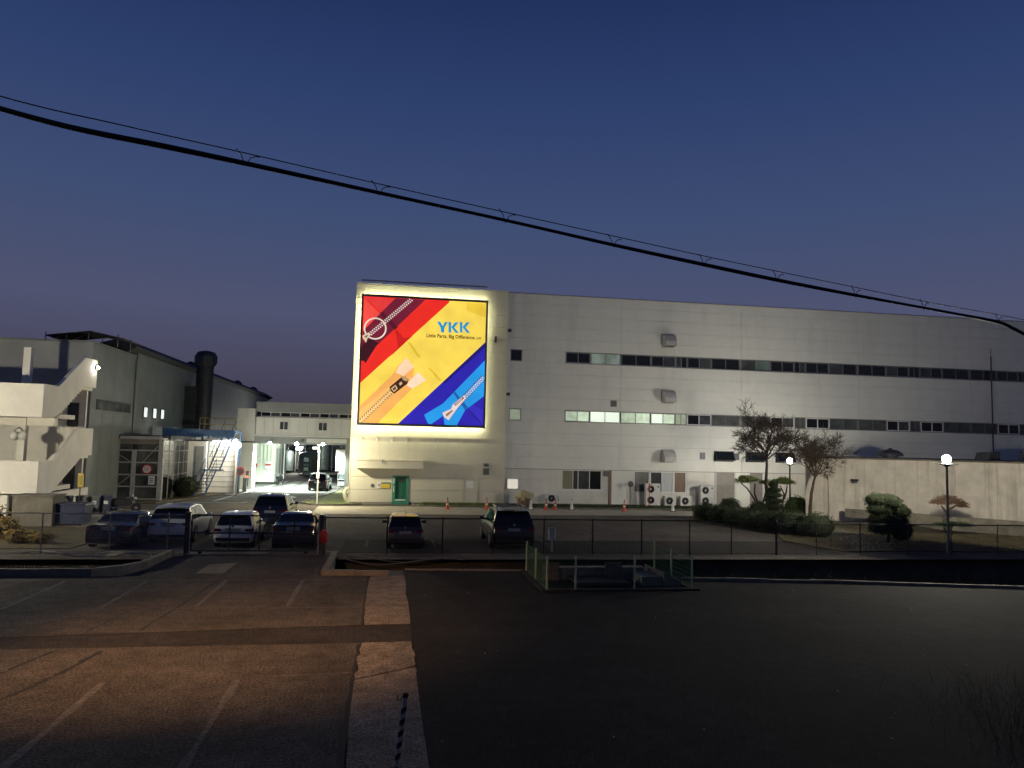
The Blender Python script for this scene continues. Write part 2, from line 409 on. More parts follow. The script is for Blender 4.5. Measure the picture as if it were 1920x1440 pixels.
    for pts, wd in (([(-14.6, 56.6), (-10.2, 56.8)], .13), ([(-12.4, 58.2), (-10.6, 86)], .13), ([(-10.2, 56.8), (-9.9, 57.6)], .13)):
        line(seg(*pts), wd, .007, 'paint_white', road, 'road_line', .15)
    for k in range(6):
        for j in range(3):
            x = -10.0+j*1.35; y = 72.5+k*2.6
            line(seg((x, y), (x+.95, y), 2), .45, .007, 'paint_white', road, 'crossing_bar', .2)
    line(seg((-6.0, 63.2), (-4.9, 67.5)), .12, .007, 'paint_white', road, 'road_line', .1)
    line(seg((-5.9, 62.9), (-4.8, 63.0)), .12, .007, 'paint_white', road, 'road_line', .1)
    MB().quad((-7.6, 60.0, .008), (-7.3, 60.0, .008), (-7.3, 62.2, .008), (-7.6, 62.2, .008)).quad((-7.95, 62.2, .0085), (-6.95, 62.2, .0085), (-7.45, 63.6, .0085)).build('road_arrow', 'paint_white', road)
    # verges with kerbs at the wall foot
    def verge(name, poly, m, z=.06):
        o = setting(MB().prism(poly, -.05, z, 'z').build(name, m))
        k = MB(); n = len(poly)
        for i in range(n):
            a, b = Vector((*poly[i], 0)), Vector((*poly[(i+1) % n], 0)); d = (b-a); L = d.length; d.normalize(); nn = Vector((d.y, -d.x, 0))
            if L < .05: continue
            k.quad(a+Vector((0, 0, z+.05)), b+Vector((0, 0, z+.05)), b+nn*.13+Vector((0, 0, z+.05)), a+nn*.13+Vector((0, 0, z+.05)))
            k.quad(a+nn*.13+Vector((0, 0, -.02)), b+nn*.13+Vector((0, 0, -.02)), b+nn*.13+Vector((0, 0, z+.05)), a+nn*.13+Vector((0, 0, z+.05)))
            k.quad(a+Vector((0, 0, z-.02)), b+Vector((0, 0, z-.02)), b+Vector((0, 0, z+.05)), a+Vector((0, 0, z+.05)))
        k.build('kerb', 'kerb', o)
        return o
    verge('tower_verge', [(2.3, 56.95), (2.0, 56.2), (2.6, 55.3), (4.0, 54.95), (8.95, 54.7), (8.95, 56.95)], 'grass_bright')
    verge('wall_verge', [(8.97, 57.3), (8.97, 54.6), (13, 54.1), (24, 53.6), (24.5, 57.3)], 'grass')
    verge('corner_verge', [(-6.0, 56.9), (-5.2, 55.6), (-3.4, 55.4), (-1.8, 56.2), (-2.6, 57.4), (-2.8, 68), (-4.2, 71), (-4.8, 64)], 'grass_bright')
    verge('left_verge', [(-18.9, 55.2), (-18.9, 59.2), (-14.4, 66.2), (-13.1, 66.0), (-14.2, 60), (-15.6, 55.4)], 'grass_dry', .03)
    # lawn and rising bed by the concrete block
    setting(MB().prism([(18.6, 46.6), (22.2, 40.6), (20.4, 36.3), (21.2, 32.6), (45, 32), (45, 39), (37.5, 45.2), (29, 49.5), (22.6, 49.6)], -.05, .05, 'z').build('lawn', 'grass_dry'))
    setting(MB().prism([(-22, 33.4), (-12.6, 33.4), (-12.3, 40), (-14.4, 41.2), (-22, 41.2)], -.05, .03, 'z').build('left_lawn', 'grass_dry'))
    setting(MB().prism([(-14.3, 41.3), (-11.2, 40.4), (-11.0, 49.5), (-18.4, 51.4), (-18.4, 41.3)], -.05, .012, 'z').build('side_pavement', 'apron'))
    setting(MB().prism([(-30, 27.55), (-9.7, 27.45), (-9.0, 28.1), (-8.6, 28.9), (-30, 28.5)], -1.2, .06, 'z').build('grass_bank', 'grass_dry'))
ground()

def kerb_run(name, pts, wdt, h, label, piece=1.0):
    """a run of kerb stones, each stone its own piece"""
    t = thing(name, (*pts[0], 0), label, 'kerb')
    for k in range(len(pts)-1):
        a, b = Vector((*pts[k], 0)), Vector((*pts[k+1], 0)); L = (b-a).length; n = max(1, round(L/piece)); d = (b-a).normalized(); nn = Vector((-d.y, d.x, 0))
        for j in range(n):
            p, q = a+d*(L*j/n+.006), a+d*(L*(j+1)/n-.006)
            hh = h+random.uniform(-.012, .012)
            MB().prism([(p.x, p.y), (q.x, q.y), (q+nn*wdt).to_2d()[:], (p+nn*wdt).to_2d()[:]], -.3, hh, 'z').build('kerb_stone', 'kerb', t, w=True)
    return t
kerb_run('kerb', [(-16, 27.1), (-9.5, 27.05), (-8.75, 27.7), (-8.25, 28.7), (-8.1, 31.6)], .22, .25, 'long curved concrete kerb left of the driveway beside the grass bank', 1.3)
kerb_run('kerb', [(-2.05, 31.6), (-2.1, 27.0), (.2, 26.85)], .22, .17, 'low concrete kerb right of the driveway turning along the dark ditch', 1.2)
kerb_run('kerb', [(.8, 28.0), (5.1, 27.6)], .14, .05, 'thin concrete ditch edge between the driveway and the green fence', 1.2)
kerb_run('kerb', [(10.5, 25.62), (16.6, 24.75), (22.5, 23.5), (34, 21)], .16, .10, 'long pale concrete ditch edge right of the green fence', 1.6)
# ------------------------------------------------------------------ factory: main hall and tower
def window(parent, x0, x1, y, z0, z1, panes, frame='frame_alu', fw=.05, glass='glass_grey', depth=.08, proud=.02):
    """framed window on a wall facing -Y; panes: list of (fraction, material)"""
    mb = MB(); ya, yb = y-proud, y+depth
    mb.box(x0, x1, ya, yb, z1-fw, z1).box(x0, x1, ya, yb, z0, z0+fw).box(x0, x0+fw, ya, yb, z0+fw, z1-fw).box(x1-fw, x1, ya, yb, z0+fw, z1-fw)
    tot = sum(p[0] for p in panes); x = x0+fw; W = x1-x0-2*fw; edges = []
    for k, (fr, gm) in enumerate(panes):
        xe = x+W*fr/tot; edges.append((x, xe, gm))
        if k < len(panes)-1: mb.box(xe-.025, xe+.025, ya+.006, yb, z0+fw, z1-fw)
        x = xe
    o = mb.build('window', frame, parent, w=True)
    for k, (a, b, gm) in enumerate(edges):
        MB().box(a+.02 if k else a, b-.02 if k < len(edges)-1 else b, y+.03+.006*(k % 2), y+.05, z0+fw, z1-fw).build('pane', gm, o)
    return o
def main_hall():
    t = thing('factory_hall', (8.95, 57.4, 0), 'long three storey factory hall clad in pale horizontal panels', 'factory')
    Y = 57.4
    mb = MB(); mb.box(9.0, 75, Y+.16, 100, 0, 16.45); mb.build('wall_core', 'joint', t, w=True)
    MB().box(8.97, 75, Y-.03, Y+.3, 16.56, 16.62).build('roof_capping', 'galv', t, w=True)
    bays = [8.98, 18.3, 28.6, 39.2, 49.95, 60.6, 71.2]
    for row in range(15):
        z0 = 2.8+.93*row; z1 = z0+.93 if row < 14 else 16.56
        for b in range(6):
            x0, x1 = bays[b], bays[b+1]
            if row in (4, 9):
                if b: continue
                for a, c in ((8.98, 9.3), (10.22, 13.72)): MB().box(a+.008, c-.008, Y, Y+.14, z0+.006, z1-.006).build('wall_panel', 'cladding', t, w=True)
                continue
            MB().box(x0+.008, x1-.008, Y, Y+.14, z0+.006, z1-.006).build('wall_panel', 'cladding', t, w=True)
    for row, gs in ((4, 1), (9, 0)):
        z0 = 2.8+.93*row; z1 = z0+.93
        lit = lambda x: gs and x < 23.6
        window(t, 9.3, 10.22, Y+.05, z0+.02, z1-.02, [(1, 'win_lit_dim' if gs else 'glass_dark')])
        # strip windows: fixed, fixed, slider, narrow, slider, fixed, fixed in every bay
        units = []
        x = 13.74
        for wd, kind in ((2.05, 'S'), (2.5, 'FF')): units.append((x, x+wd, kind)); x += wd
        for b in range(1, 6):
            X0 = bays[b]; sc = (bays[b+1]-bays[b])/10.35
            x = X0+.04
            for wd, kind in ((2.5, 'FF'), (2.12, 'S'), (.98, 'N'), (2.12, 'S'), (2.5, 'FF')):
                units.append((x, x+wd*sc, kind)); x += wd*sc
        rn = random.Random(21+row)
        for (a, c, kind) in units:
            if a > 62: continue
            def g(k):
                if lit(a): return rn.choice(['win_lit', 'win_lit_bright', 'win_lit_bright', 'win_lit_soft']) if kind != 'N' else 'win_lit_dim'
                if not gs and a < 17.5 and kind == 'FF': return 'win_faint'
                if not gs and kind == 'FF' and 27 < a < 30: return 'glass_green' if k else 'glass_grey'
                if gs: return {'S': 'glass_dark', 'FF': 'glass_pale', 'N': 'glass_pale'}[kind] if not (kind == 'S' and k and rn.random() < .5) else 'glass_grey'
                return rn.choice(['glass_dark', 'glass_dark', 'glass_dark', 'glass_grey'])
            fr = 'frame_white' if gs and kind == 'S' and a > 22 else 'frame_alu'
            if kind == 'N': window(t, a+.01, c-.01, Y+.085, z0+.02, z1-.02, [(.5, g(0)), (.5, g(1))], 'frame_alu')
            elif kind == 'S': window(t, a+.015, c-.015, Y+.085, z0+.03, z1-.03, [(1, g(0)), (1, g(1))], fr, .07, proud=.035)
            else: window(t, a+.01, c-.01, Y+.085, z0+.02, z1-.02, [(1, g(0)), (1, g(1))], 'frame_alu')
        MB().box(13.72, 71, Y-.05, Y+.02, z0-.03, z0+.018).build('sill', 'galv', t, w=True)
    # ground floor: recessed infill between piers
    Yr = Y+.1
    for a, c in ((17.62, 18.92), (28.15, 29.25), (38.6, 39.8), (49.4, 50.6)):
        MB().box(a, c, Y+.004, Y+.15, 0, 2.795).build('pier', 'cladding', t, w=True)
    MB().box(8.98, 75, Y-.012, Y+.05, 2.765, 2.806).build('drip_flashing', 'joint', t, w=True)
    def infill(a, c, zs):
        for z0, z1 in zip(zs[:-1], zs[1:]): MB().box(a+.006, c-.006, Yr, Yr+.06, z0+.006, z1-.006).build('wall_panel', 'cladding_low', t, w=True)
    infill(8.98, 13.6, (.0, .98, 1.95, 2.76)); infill(13.6, 16.85, (.0, 1.2)); infill(16.85, 17.42, (.0, .98, 1.95, 2.76))
    infill(18.92, 19.5, (.0, .98, 1.95, 2.76)); infill(19.5, 23.9, (.0, 1.05)); infill(23.9, 26.35, (.0, .98, 1.95, 2.76)); infill(30.6, 38.6, (.0, .98, 1.95, 2.76)); infill(39.8, 49.4, (.0, .98, 1.95, 2.76))
    MB().box(17.42, 17.62, Y-.02, Y+.14, 0, 2.76).build('downpipe_cover', 'curtain_brown', t, w=True)
    window(t, 13.6, 16.85, Yr, 1.2, 2.76, [(.9, 'curtain_olive'), (.45, 'glass_grey'), (1, 'glass_grey'), (1, 'glass_dark')], 'frame_white', .07)
    MB().box(13.45, 17.0, Yr-.1, Yr+.02, 1.12, 1.19).build('sill', 'frame_white', t, w=True)
    window(t, 19.5, 20.8, Yr, 1.06, 2.76, [(1, 'glass_pale')], 'frame_white', .07)
    window(t, 20.82, 22.82, Yr-.03, 1.06, 2.76, [(1, 'glass_grey'), (1, 'curtain_white')], 'frame_white', .09)
    window(t, 22.84, 23.88, Yr, 1.06, 2.76, [(1, 'curtain_brown')], 'frame_white', .07)
    for a, c in ((26.4, 28.1), (29.3, 30.55)):
        d = MB()
        for k in range(23): d.box(a+.06, c-.06, Yr-.01+.012*(k % 2), Yr+.08, .12*k, .12*k+.118)
        o = d.build('roller_shutter', 'shutter', t, w=True)
        MB().box(a-.03, a+.06, Yr-.06, Yr+.1, 0, 2.76).box(c-.06, c+.03, Yr-.06, Yr+.1, 0, 2.76).build('shutter_guide', 'frame_white', o)
    d = MB().box(33.2, 34.2, Yr-.02, Yr+.02, 0, 2.1).build('door', 'cladding_low', t, w=True)
    MB().box(33.28, 33.34, Yr-.07, Yr-.02, 1.0, 1.1).build('handle', 'ink', d)
    # junction box, cream panel, small louvre
    MB().box(17.0, 17.4, Yr-.16, Yr, 2.3, 2.72).build('junction_box', 'plastic_grey', t, w=True)
    w_ = MB().box(9.24, 10.14, Y-.06, Y+.05, 1.2, 2.02).build('panel_frame', 'frame_white', t, w=True)
    MB().box(9.29, 10.09, Y-.07, Y-.055, 1.25, 1.97).build('panel_face', 'cream_panel', w_)  # framed cream panel with weak emission of its own
    lv = MB().box(17.45, 17.97, Y-.05, Y+.02, 7.82, 8.34).build('louvre_frame', 'joint', t, w=True)
    MB().box(17.52, 17.9, Y-.06, Y-.045, 7.89, 8.27).build('louvre_plate', 'plastic_grey', lv)
    # small dark vents by the tower corner
    for z in (7.0+6.55, 7.0+1.55): MB().box(9.02, 9.3, Y-.12, Y, z-.12, z+.12).build('vent_cap', 'dark_steel', t, w=True)
    # three round-backed duct cowls
    for z in (12.85, 8.3, 3.55):
        a = [(0, z), (0, z+.95), (-.35, z+.92), (-.62, z+.72), (-.78, z+.38), (-.8, z)]
        c = MB().prism([(Y+p, q) for p, q in a], 21.75, 22.7, 'x').build('exhaust_cowl', 'cowl', t, w=True)
        MB().box(21.80, 22.65, Y-.74, Y-.1, z-.012, z+.01).build('cowl_mouth', 'black_metal', c)
        MB().box(21.70, 22.75, Y-.03, Y-.002, z-.1, z+1.02).build('flange', 'cowl', c)
    # tilted-open dark hatches above the ground floor
    for k, (a, c) in enumerate(((26.25, 27.9), (28.95, 30.6), (31.6, 33.2))):
        f = MB().box(a, c, Y-.04, Y+.02, 3.65, 4.5).build('hatch_opening', 'black_metal', t, w=True)
        m4 = Matrix.Translation((0, Y-.05, 4.48)) @ Matrix.Rotation(R(-28), 4, 'X')
        MB().box(a, c, -.04, 0, -.06, 0, m4).box(a, c, -.04, 0, -.85, -.79, m4).box(a, a+.06, -.04, 0, -.79, -.06, m4).box(c-.06, c, -.04, 0, -.79, -.06, m4).build('tilted_frame', 'dark_steel', f)
        MB().box(a+.06, c-.06, -.03, -.01, -.79, -.06, m4).build('pane', 'glass_dark', f)
    for a in (25.0, 27.95): MB().box(a, a+.45, Y-.05, Y+.02, 3.8, 4.35).build('vent_grille', 'plastic_grey', t, w=True)
    # tall conduit with a mast
    MB().tube([(51.9, Y-.12, .0), (51.9, Y-.12, 13.3)], .055, 8).tube([(51.9, Y-.12, 13.3), (51.9, Y-.12, 14.0)], .02, 6).build('conduit', 'dark_steel', t, w=True)
main_hall()

def tower():
    t = thing('sign_tower', (-2.7, 57.0, 0), 'cream panelled tower block carrying the lit billboard', 'building')
    Y = 57.0
    MB().box(-2.66, 8.93, Y+.13, 76, 0, 16.5).build('wall_core', 'cladding_tower', t, w=True)
    zs = [5.05]
    while zs[-1] < 15.6: zs.append(zs[-1]+.96)
    zs = zs[:-1]+[16.52]
    for z0, z1 in zip(zs[:-1], zs[1:]): MB().box(-2.64, 8.86, Y, Y+.12, z0+.009, z1-.009).build('wall_panel', 'cladding_tower', t, w=True)
    # lower courses are cut round the two doors
    low = [.12, 1.06, 2.02, 3.0, 4.0, 5.0]
    for k, (z0, z1) in enumerate(zip(low[:-1], low[1:])):
        cuts = [(-2.64, 8.86)] if k > 1 else [(-2.64, .50), (1.72, 5.84), (6.86, 8.86)]
        for a, c in cuts: MB().box(a, c, Y+.01, Y+.12, z0+.009, z1-.009).build('wall_panel', 'cladding_tower', t, w=True)
    MB().box(-2.64, .50, Y+.04, Y+.12, 0, .12).box(1.72, 5.84, Y+.04, Y+.12, 0, .12).box(6.86, 8.86, Y+.04, Y+.12, 0, .12).build('plinth', 'joint', t, w=True)
    MB().box(-2.70, -2.635, Y-.03, Y+.13, 0, 16.56).build('corner_trim', 'cladding_tower', t, w=True)
    MB().box(8.855, 8.96, Y-.03, Y+.38, 0, 16.56).build('corner_trim', 'cladding_tower', t, w=True)
    MB().box(-2.72, 8.97, Y-.035, Y+.5, 16.53, 16.6).build('roof_capping', 'cladding_tower', t, w=True)
    fl = MB().box(-2.4, 8.85, Y-.09, Y+.0, 4.985, 5.06).build('flashing', 'cladding_tower', t, w=True)
    for k in range(9):
        x = -1.85+k*1.09
        MB().tube([(x, Y-.05, 5.0), (x, Y-.10, 4.86), (x, Y-.10, 4.66)], .02, 6).build('bracket', 'galv', fl)
    rail = MB().tube([(-2.35, Y+.1, 16.85), (7.3, Y+.1, 16.85)], .05, 8).build('roof_rail', 'galv', t, w=True)
    for k in range(9):
        x = -1.9+k*1.1; MB().tube([(x, Y+.1, 16.58), (x, Y+.1, 16.85)], .03, 6).build('rail_post', 'galv', rail)
    # service canopy box over the green door
    c = MB().box(-2.2, 2.72, Y-.95, Y+.02, 2.72, 3.22).build('canopy', 'cladding_tower', t, w=True)
    MB().box(-2.27, 2.79, Y-1.02, Y+.02, 3.22, 3.30).build('canopy_top', 'cladding_tower', c); MB().box(-2.25, 2.77, Y-1.0, Y+.02, 2.66, 2.72).build('canopy_lip', 'cladding_tower', c)
    MB().box(-.30, -.24, Y-1.05, Y-1.02, 3.0, 3.3).build('hook', 'galv', c)
    # green door
    d = MB().box(.50, .72, Y-.12, Y+.1, 0, 2.12).box(1.52, 1.72, Y-.06, Y+.1, 0, 2.12).box(.72, 1.52, Y-.08, Y+.1, 2.03, 2.12).build('door_frame', 'frame_green', t, w=True)
    MB().box(.72, 1.52, Y+.02, Y+.08, .36, 2.03).build('door_leaf', 'door_green', d); MB().box(.98, 1.36, Y+.005, Y+.02, 1.62, 1.95).build('door_window', 'glass_grey', d)
    MB().box(.70, 1.54, Y-.12, Y+.1, .28, .36).build('threshold', 'frame_white', d); MB().box(.5, 1.72, Y-.5, Y+.1, 0, .27).build('step', 'frame_green', d)
    MB().box(.58, .64, Y-.14, Y-.12, 1.5, 1.9).box(.58, .64, Y-.14, Y-.12, .9, 1.35).build('door_plate', 'frame_white', d)
    # cream service door with its notice
    d = MB().box(5.86, 6.84, Y-.02, Y+.1, 0, 2.14).build('service_door', 'cladding_tower', t, w=True)
    MB().box(5.80, 5.87, Y-.05, Y+.1, 0, 2.2).box(6.83, 6.90, Y-.05, Y+.1, 0, 2.2).box(5.80, 6.90, Y-.052, Y+.1, 2.135, 2.2).build('door_frame', 'cladding_tower', d)
    MB().tube([(5.97, Y-.03, 1.05), (5.97, Y-.1, 1.05)], .035, 8).build('handle', 'galv', d)
    n = MB().box(6.07, 6.6, Y-.035, Y-.022, 1.28, 1.82).build('notice', 'sign_white', d)
    # meter boxes with conduit
    m1 = MB().box(7.35, 7.72, Y-.12, Y, 2.9, 3.15).build('meter_box', 'plastic_grey', t, w=True)
    m2 = MB().box(7.32, 7.76, Y-.14, Y, 2.28, 2.78).build('meter_box', 'plastic_grey', t, w=True)
    MB().tube([(7.76, Y-.06, 2.6), (7.9, Y-.06, 2.78), (8.84, Y-.06, 2.78)], .03, 6).build('conduit', 'cladding_tower', t, w=True)
    MB().box(7.95, 8.06, Y-.35, Y, 12.5, 12.95).build('side_lamp_housing', 'dark_steel', t, w=True)
    # signs beside the door
    s = thing('wall_sign', (-.1, Y-.02, 1.2), 'small yellow and teal wall sign beside the green door', 'sign')
    MB().box(-.22, .42, -.03, 0, -.03, .30).build('yellow_plate', 'sign_yellow', s); MB().box(-.22, .42, -.032, 0, .30, .40).build('teal_plate', 'sign_teal', s)
    MB().box(-.52, -.24, -.03, 0, -.02, .38).build('white_plate', 'sign_white', s)
    MB().lathe([(.10, -.036), (.10, -.03)], (-.38, 0, .2), 16, 'y').build('round_mark', 'ink', s); MB().lathe([(.055, -.038), (.055, -.034)], (-.38, 0, .2), 12, 'y').build('round_mark_centre', 'sign_white', s)
    s = tag(MB().lathe([(.0, 0), (.14, 0), (.14, -.03), (.0, -.03)], (-.95, Y+.0, 1.36), 14, 'y').build('wall_dial', 'plastic_grey'), 'small round grey dial on the tower wall left of the signs', 'sign')
    p = thing('drain_pipe', (-2.9, 57.3, 0), 'fat white bent drain pipe at the tower corner', 'pipe')
    MB().tube([(.18, .2, .0), (-.05, 0, .55), (-.1, 0, .85), (.02, .1, 1.05), (.2, .25, 1.1)], .16, 10).build('pipe_bend', 'cladding_tower', p, smooth=True)
tower()

# ------------------------------------------------------------------ the billboard
def billboard():
    Y = 56.35
    t = thing('billboard', (2.5, Y, 5.85), 'large lit zipper advertisement reading YKK Little Parts Big Difference', 'billboard')
    X0, X1, Z0, Z1 = -2.2, 7.22, 5.85, 15.6
    MB().box(X0, X1, Y, Y+.2, Z0, Z1).build('light_box', 'dark_steel', t, w=True)
    fr = MB(); b = .14
    fr.box(X0-.06, X1+.06, Y-.07, Y+.24, Z1-b, Z1+.03).box(X0-.06, X1+.06, Y-.07, Y+.24, Z0-.03, Z0+b).box(X0-.06, X0+b-.06, Y-.07, Y+.24, Z0+b, Z1-b).box(X1-b+.06, X1+.06, Y-.07, Y+.24, Z0+b, Z1-b)
    fr.build('frame', 'dark_steel', t, w=True)
    # light tubes behind the box wash the wall round it
    for x0, x1, z0, z1 in ((X0+.1, X1-.1, Z1-.09, Z1-.03), (X0+.1, X1-.1, Z0+.03, Z0+.09), (X0+.02, X0+.07, Z0+.3, Z1-.3)):
        MB().box(x0, x1, Y+.24, Y+.28, z0, z1).build('halo_tube', 'led_halo', t, w=True)
    for z0, z1 in ((Z0+.3, 12.9), (13.0, Z1-.3)):
        MB().box(X1-.05, X1-(.038 if z0 < 12 else .02), Y+.24, Y+.252, z0, z1).build('halo_tube', 'led_halo', t, w=True)
    for k in range(6):
        x = X0+.8+k*1.55; MB().tube([(x, Y+.2, Z1-.5), (x, Y+.66, Z1-.5)], .03, 6).build('mount', 'dark_steel', t, w=True)
    for k in range(6):
        x = X0+.8+k*1.55; MB().tube([(x, Y+.2, Z0+.5), (x, Y+.66, Z0+.5)], .03, 6).build('mount', 'dark_steel', t, w=True)
    # the print: flat layers, drawn on a 1040 x 1060 design grid with a slight skew
    U0, U1, V0, V1 = X0+b-.06, X1-b+.06, Z0+b, Z1-b
    def P(x, y):
        a, c = x-185, y-205
        det = 1040*1060+40*57
        u = (a*1060+40*c)/det; s = (1040*c-57*a)/det
        k = 1/(1+.008*u*s); u = u-.0095*u*s; s = s+.02*u*s
        return (U0+(U1-U0)*min(1, max(0, u)), V1-(V1-V0)*min(1, max(0, s)))
    emats = {}
    def em(rgb, k=1.0, noisy=.10):
        key = (rgb, k)
        if key not in emats: emats[key] = emit('print_%d_%d_%d' % rgb, lin(*rgb), k, noisy, .9)
        return emats[key]
    lay = [0]
    def poly(name, pts, rgb, parent=None, raw=False, k=1.0, noisy=.10):
        lay[0] += 1; y = Y-.004-.0012*lay[0]
        q = pts if raw else [P(*p) for p in pts]
        bm = bmesh.new(); vs = [bm.verts.new((x, y, z)) for x, z in q]; bm.faces.new(vs); bmesh.ops.triangulate(bm, faces=bm.faces[:])
        me = bpy.data.meshes.new(name); bm.to_mesh(me); bm.free(); me.materials.append(em(rgb, k, noisy))
        o = bpy.data.objects.new(name, me); COL.objects.link(o); o.parent = parent or t
        if parent is None: o.matrix_parent_inverse = WM[t.name].inverted()
        return o
    def many(name, polys, rgb, parent=None):
        lay[0] += 1; y = Y-.004-.0012*lay[0]
        mb = MB()
        for pl in polys: mb.quad(*[(x, y, z) for x, z in [P(*p) for p in pl]])
        return mb.build(name, em(rgb), parent or t, w=parent is None)
    yel = poly('yellow_field', [(185, 205), (1225, 262), (1195, 1300), (145, 1265)], (245, 212, 84))
    poly('fold', [(545, 590), (575, 600), (660, 720), (640, 725)], (224, 190, 52), yel); poly('fold', [(725, 815), (745, 815), (835, 915), (820, 925)], (224, 190, 52), yel)
    poly('fold', [(1050, 262), (1225, 268), (1220, 390), (1060, 330)], (232, 196, 60), yel)
    red = poly('red_field', [(180, 200), (905, 240), (905, 258), (155, 935), (145, 935)], (232, 44, 34))
    poly('fold', [(185, 205), (450, 232), (330, 345)], (222, 58, 56), red); poly('fold', [(190, 225), (320, 355), (180, 500)], (240, 78, 66), red)
    poly('fold', [(445, 480), (520, 560), (590, 545), (400, 720), (470, 640)], (196, 30, 28), red)
    blue = poly('blue_field', [(1218, 598), (1195, 1300), (472, 1276)], (44, 34, 168))
    poly('fold', [(1218, 598), (1215, 640), (860, 950), (850, 930)], (28, 22, 110), blue); poly('fold', [(935, 1010), (1190, 1290), (1195, 1180)], (54, 44, 186), blue)
    poly('fold', [(1150, 1240), (1195, 1300), (1080, 1180), (1060, 1150)], (22, 18, 96), blue)
    # dark red tape with teeth, ring and pull
    tape = poly('zipper_tape', [(450, 222), (700, 236), (330, 590), (290, 625), (200, 772), (190, 755), (160, 748), (165, 662), (190, 640), (178, 500)], (112, 28, 50))
    poly('tape_end', [(176, 620), (240, 560), (310, 606), (290, 625), (200, 772), (190, 755), (160, 748), (165, 662)], (58, 18, 28), tape)
    poly('tape_fold', [(318, 352), (340, 335), (470, 470), (440, 490)], (84, 20, 38), tape)
    def teeth(a, c, n, hw, ln, rgb, parent, gap=2.5):
        ax, ay = a; bx, by = c; L = math.hypot(bx-ax, by-ay); dx, dy = (bx-ax)/L, (by-ay)/L; nx, ny = -dy, dx
        out = []
        for k in range(n):
            for sgn in (-1, 1):
                s0 = L*(k+(.5 if sgn > 0 else 0))/n; s1 = s0+L/n*.52
                o0, o1 = sgn*gap, sgn*(gap+ln)
                out.append([(ax+dx*s0+nx*o0, ay+dy*s0+ny*o0), (ax+dx*s1+nx*o0, ay+dy*s1+ny*o0), (ax+dx*s1+nx*o1, ay+dy*s1+ny*o1), (ax+dx*s0+nx*o1, ay+dy*s0+ny*o1)])
        return many('zipper_teeth', out, rgb, parent)
    teeth((232, 532), (585, 232), 24, 0, 14, (222, 208, 200), tape)
    ring = []
    for k in range(36):
        a0, a1 = 2*PI*k/36, 2*PI*(k+1)/36
        ring.append([(280+95*math.cos(a0), 480+93*math.sin(a0)), (280+95*math.cos(a1), 480+93*math.sin(a1)), (280+82*math.cos(a1), 480+81*math.sin(a1)), (280+82*math.cos(a0), 480+81*math.sin(a0))])
    many('pull_ring', ring, (226, 214, 196), tape)
    pull = poly('zip_pull', [(170, 540), (225, 512), (245, 530), (215, 565), (205, 600), (192, 575), (178, 562)], (216, 196, 170), tape); poly('pull_shade', [(190, 548), (222, 528), (208, 560)], (120, 90, 80), pull)
    # peach tape on the yellow
    tp = poly('zipper_tape', [(145, 1130), (420, 872), (470, 795), (540, 728), (605, 805), (548, 878), (575, 905), (640, 850), (708, 915), (590, 985), (300, 1270), (145, 1264)], (240, 172, 92))
    poly('tape_light', [(540, 728), (605, 805), (520, 880), (450, 850), (480, 795)], (250, 208, 170), tp); poly('tape_light', [(640, 850), (708, 915), (590, 985), (545, 960), (570, 915)], (248, 216, 186), tp)
    poly('tape_warm', [(145, 1170), (400, 960), (430, 1020), (180, 1268), (145, 1264)], (244, 186, 104), tp)
    teeth((425, 1000), (150, 1262), 17, 0, 20, (140, 112, 76), tp)
    teeth((428, 997), (153, 1259), 17, 0, 8, (236, 214, 170), tp)
    sl = poly('zip_slider', [(398, 972), (505, 884), (560, 905), (548, 945), (440, 1027), (415, 1012)], (62, 34, 24), tp)
    poly('slider_plate', [(412, 982), (450, 952), (468, 985), (436, 1014)], (214, 176, 132), sl); poly('slider_mark', [(424, 985), (448, 966), (456, 984), (436, 1002)], (96, 60, 40), sl)
    poly('slider_glint', [(498, 892), (530, 880), (556, 904), (545, 925), (515, 915)], (188, 150, 110), sl); poly('slider_hole', [(478, 940), (500, 925), (508, 945), (486, 962)], (206, 170, 130), sl)
    # light blue tape on the blue
    tb = poly('zipper_tape', [(1212, 752), (1205, 1052), (1040, 1168), (992, 1240), (968, 1296), (865, 1292), (885, 1240), (852, 1215), (748, 1284), (722, 1276), (690, 1205), (850, 1112), (942, 1020)], (38, 150, 226))
    poly('tape_shade', [(935, 1020), (950, 1010), (1070, 1150), (1040, 1168)], (20, 96, 168), tb)
    teeth((1205, 888), (935, 1165), 18, 0, 22, (60, 48, 58), tb); teeth((1206, 890), (937, 1166), 18, 0, 13, (226, 202, 200), tb)
    bs = poly('bottom_stop', [(845, 1188), (918, 1158), (935, 1120), (1030, 1045), (1046, 1066), (962, 1166), (898, 1252), (862, 1226)], (232, 206, 200), tb)
    poly('stop_line', [(872, 1202), (930, 1165), (935, 1175), (882, 1222)], (150, 110, 96), bs); poly('stop_box', [(945, 1118), (1022, 1056), (1030, 1068), (955, 1140)], (120, 84, 84), bs)
    teeth((1020, 1075), (940, 1160), 9, 0, 14, (236, 216, 206), bs)
    # lettering
    def at(px, py, sx, sy, pts): return [(px+x*sx, py-y*sy+x*sx*.055) for x, y in pts]
    C = (22, 142, 200)
    g = 92
    lt = poly('letter', at(800, 512, 1, 1, [(0, 90), (28, 90), (48, 52), (66, 90), (92, 90), (60, 34), (60, 0), (34, 0), (34, 34)]), C)
    for kx in (898, 995):
        poly('letter', at(kx, 515, 1, 1, [(0, 90), (22, 90), (22, 0), (0, 0)]), C)
        poly('letter', at(kx, 515, 1, 1, [(22, 45), (57, 90), (85, 90), (46, 40)]), C); poly('letter', at(kx, 515, 1, 1, [(22, 49), (42, 53), (89, 0), (60, 0)]), C)
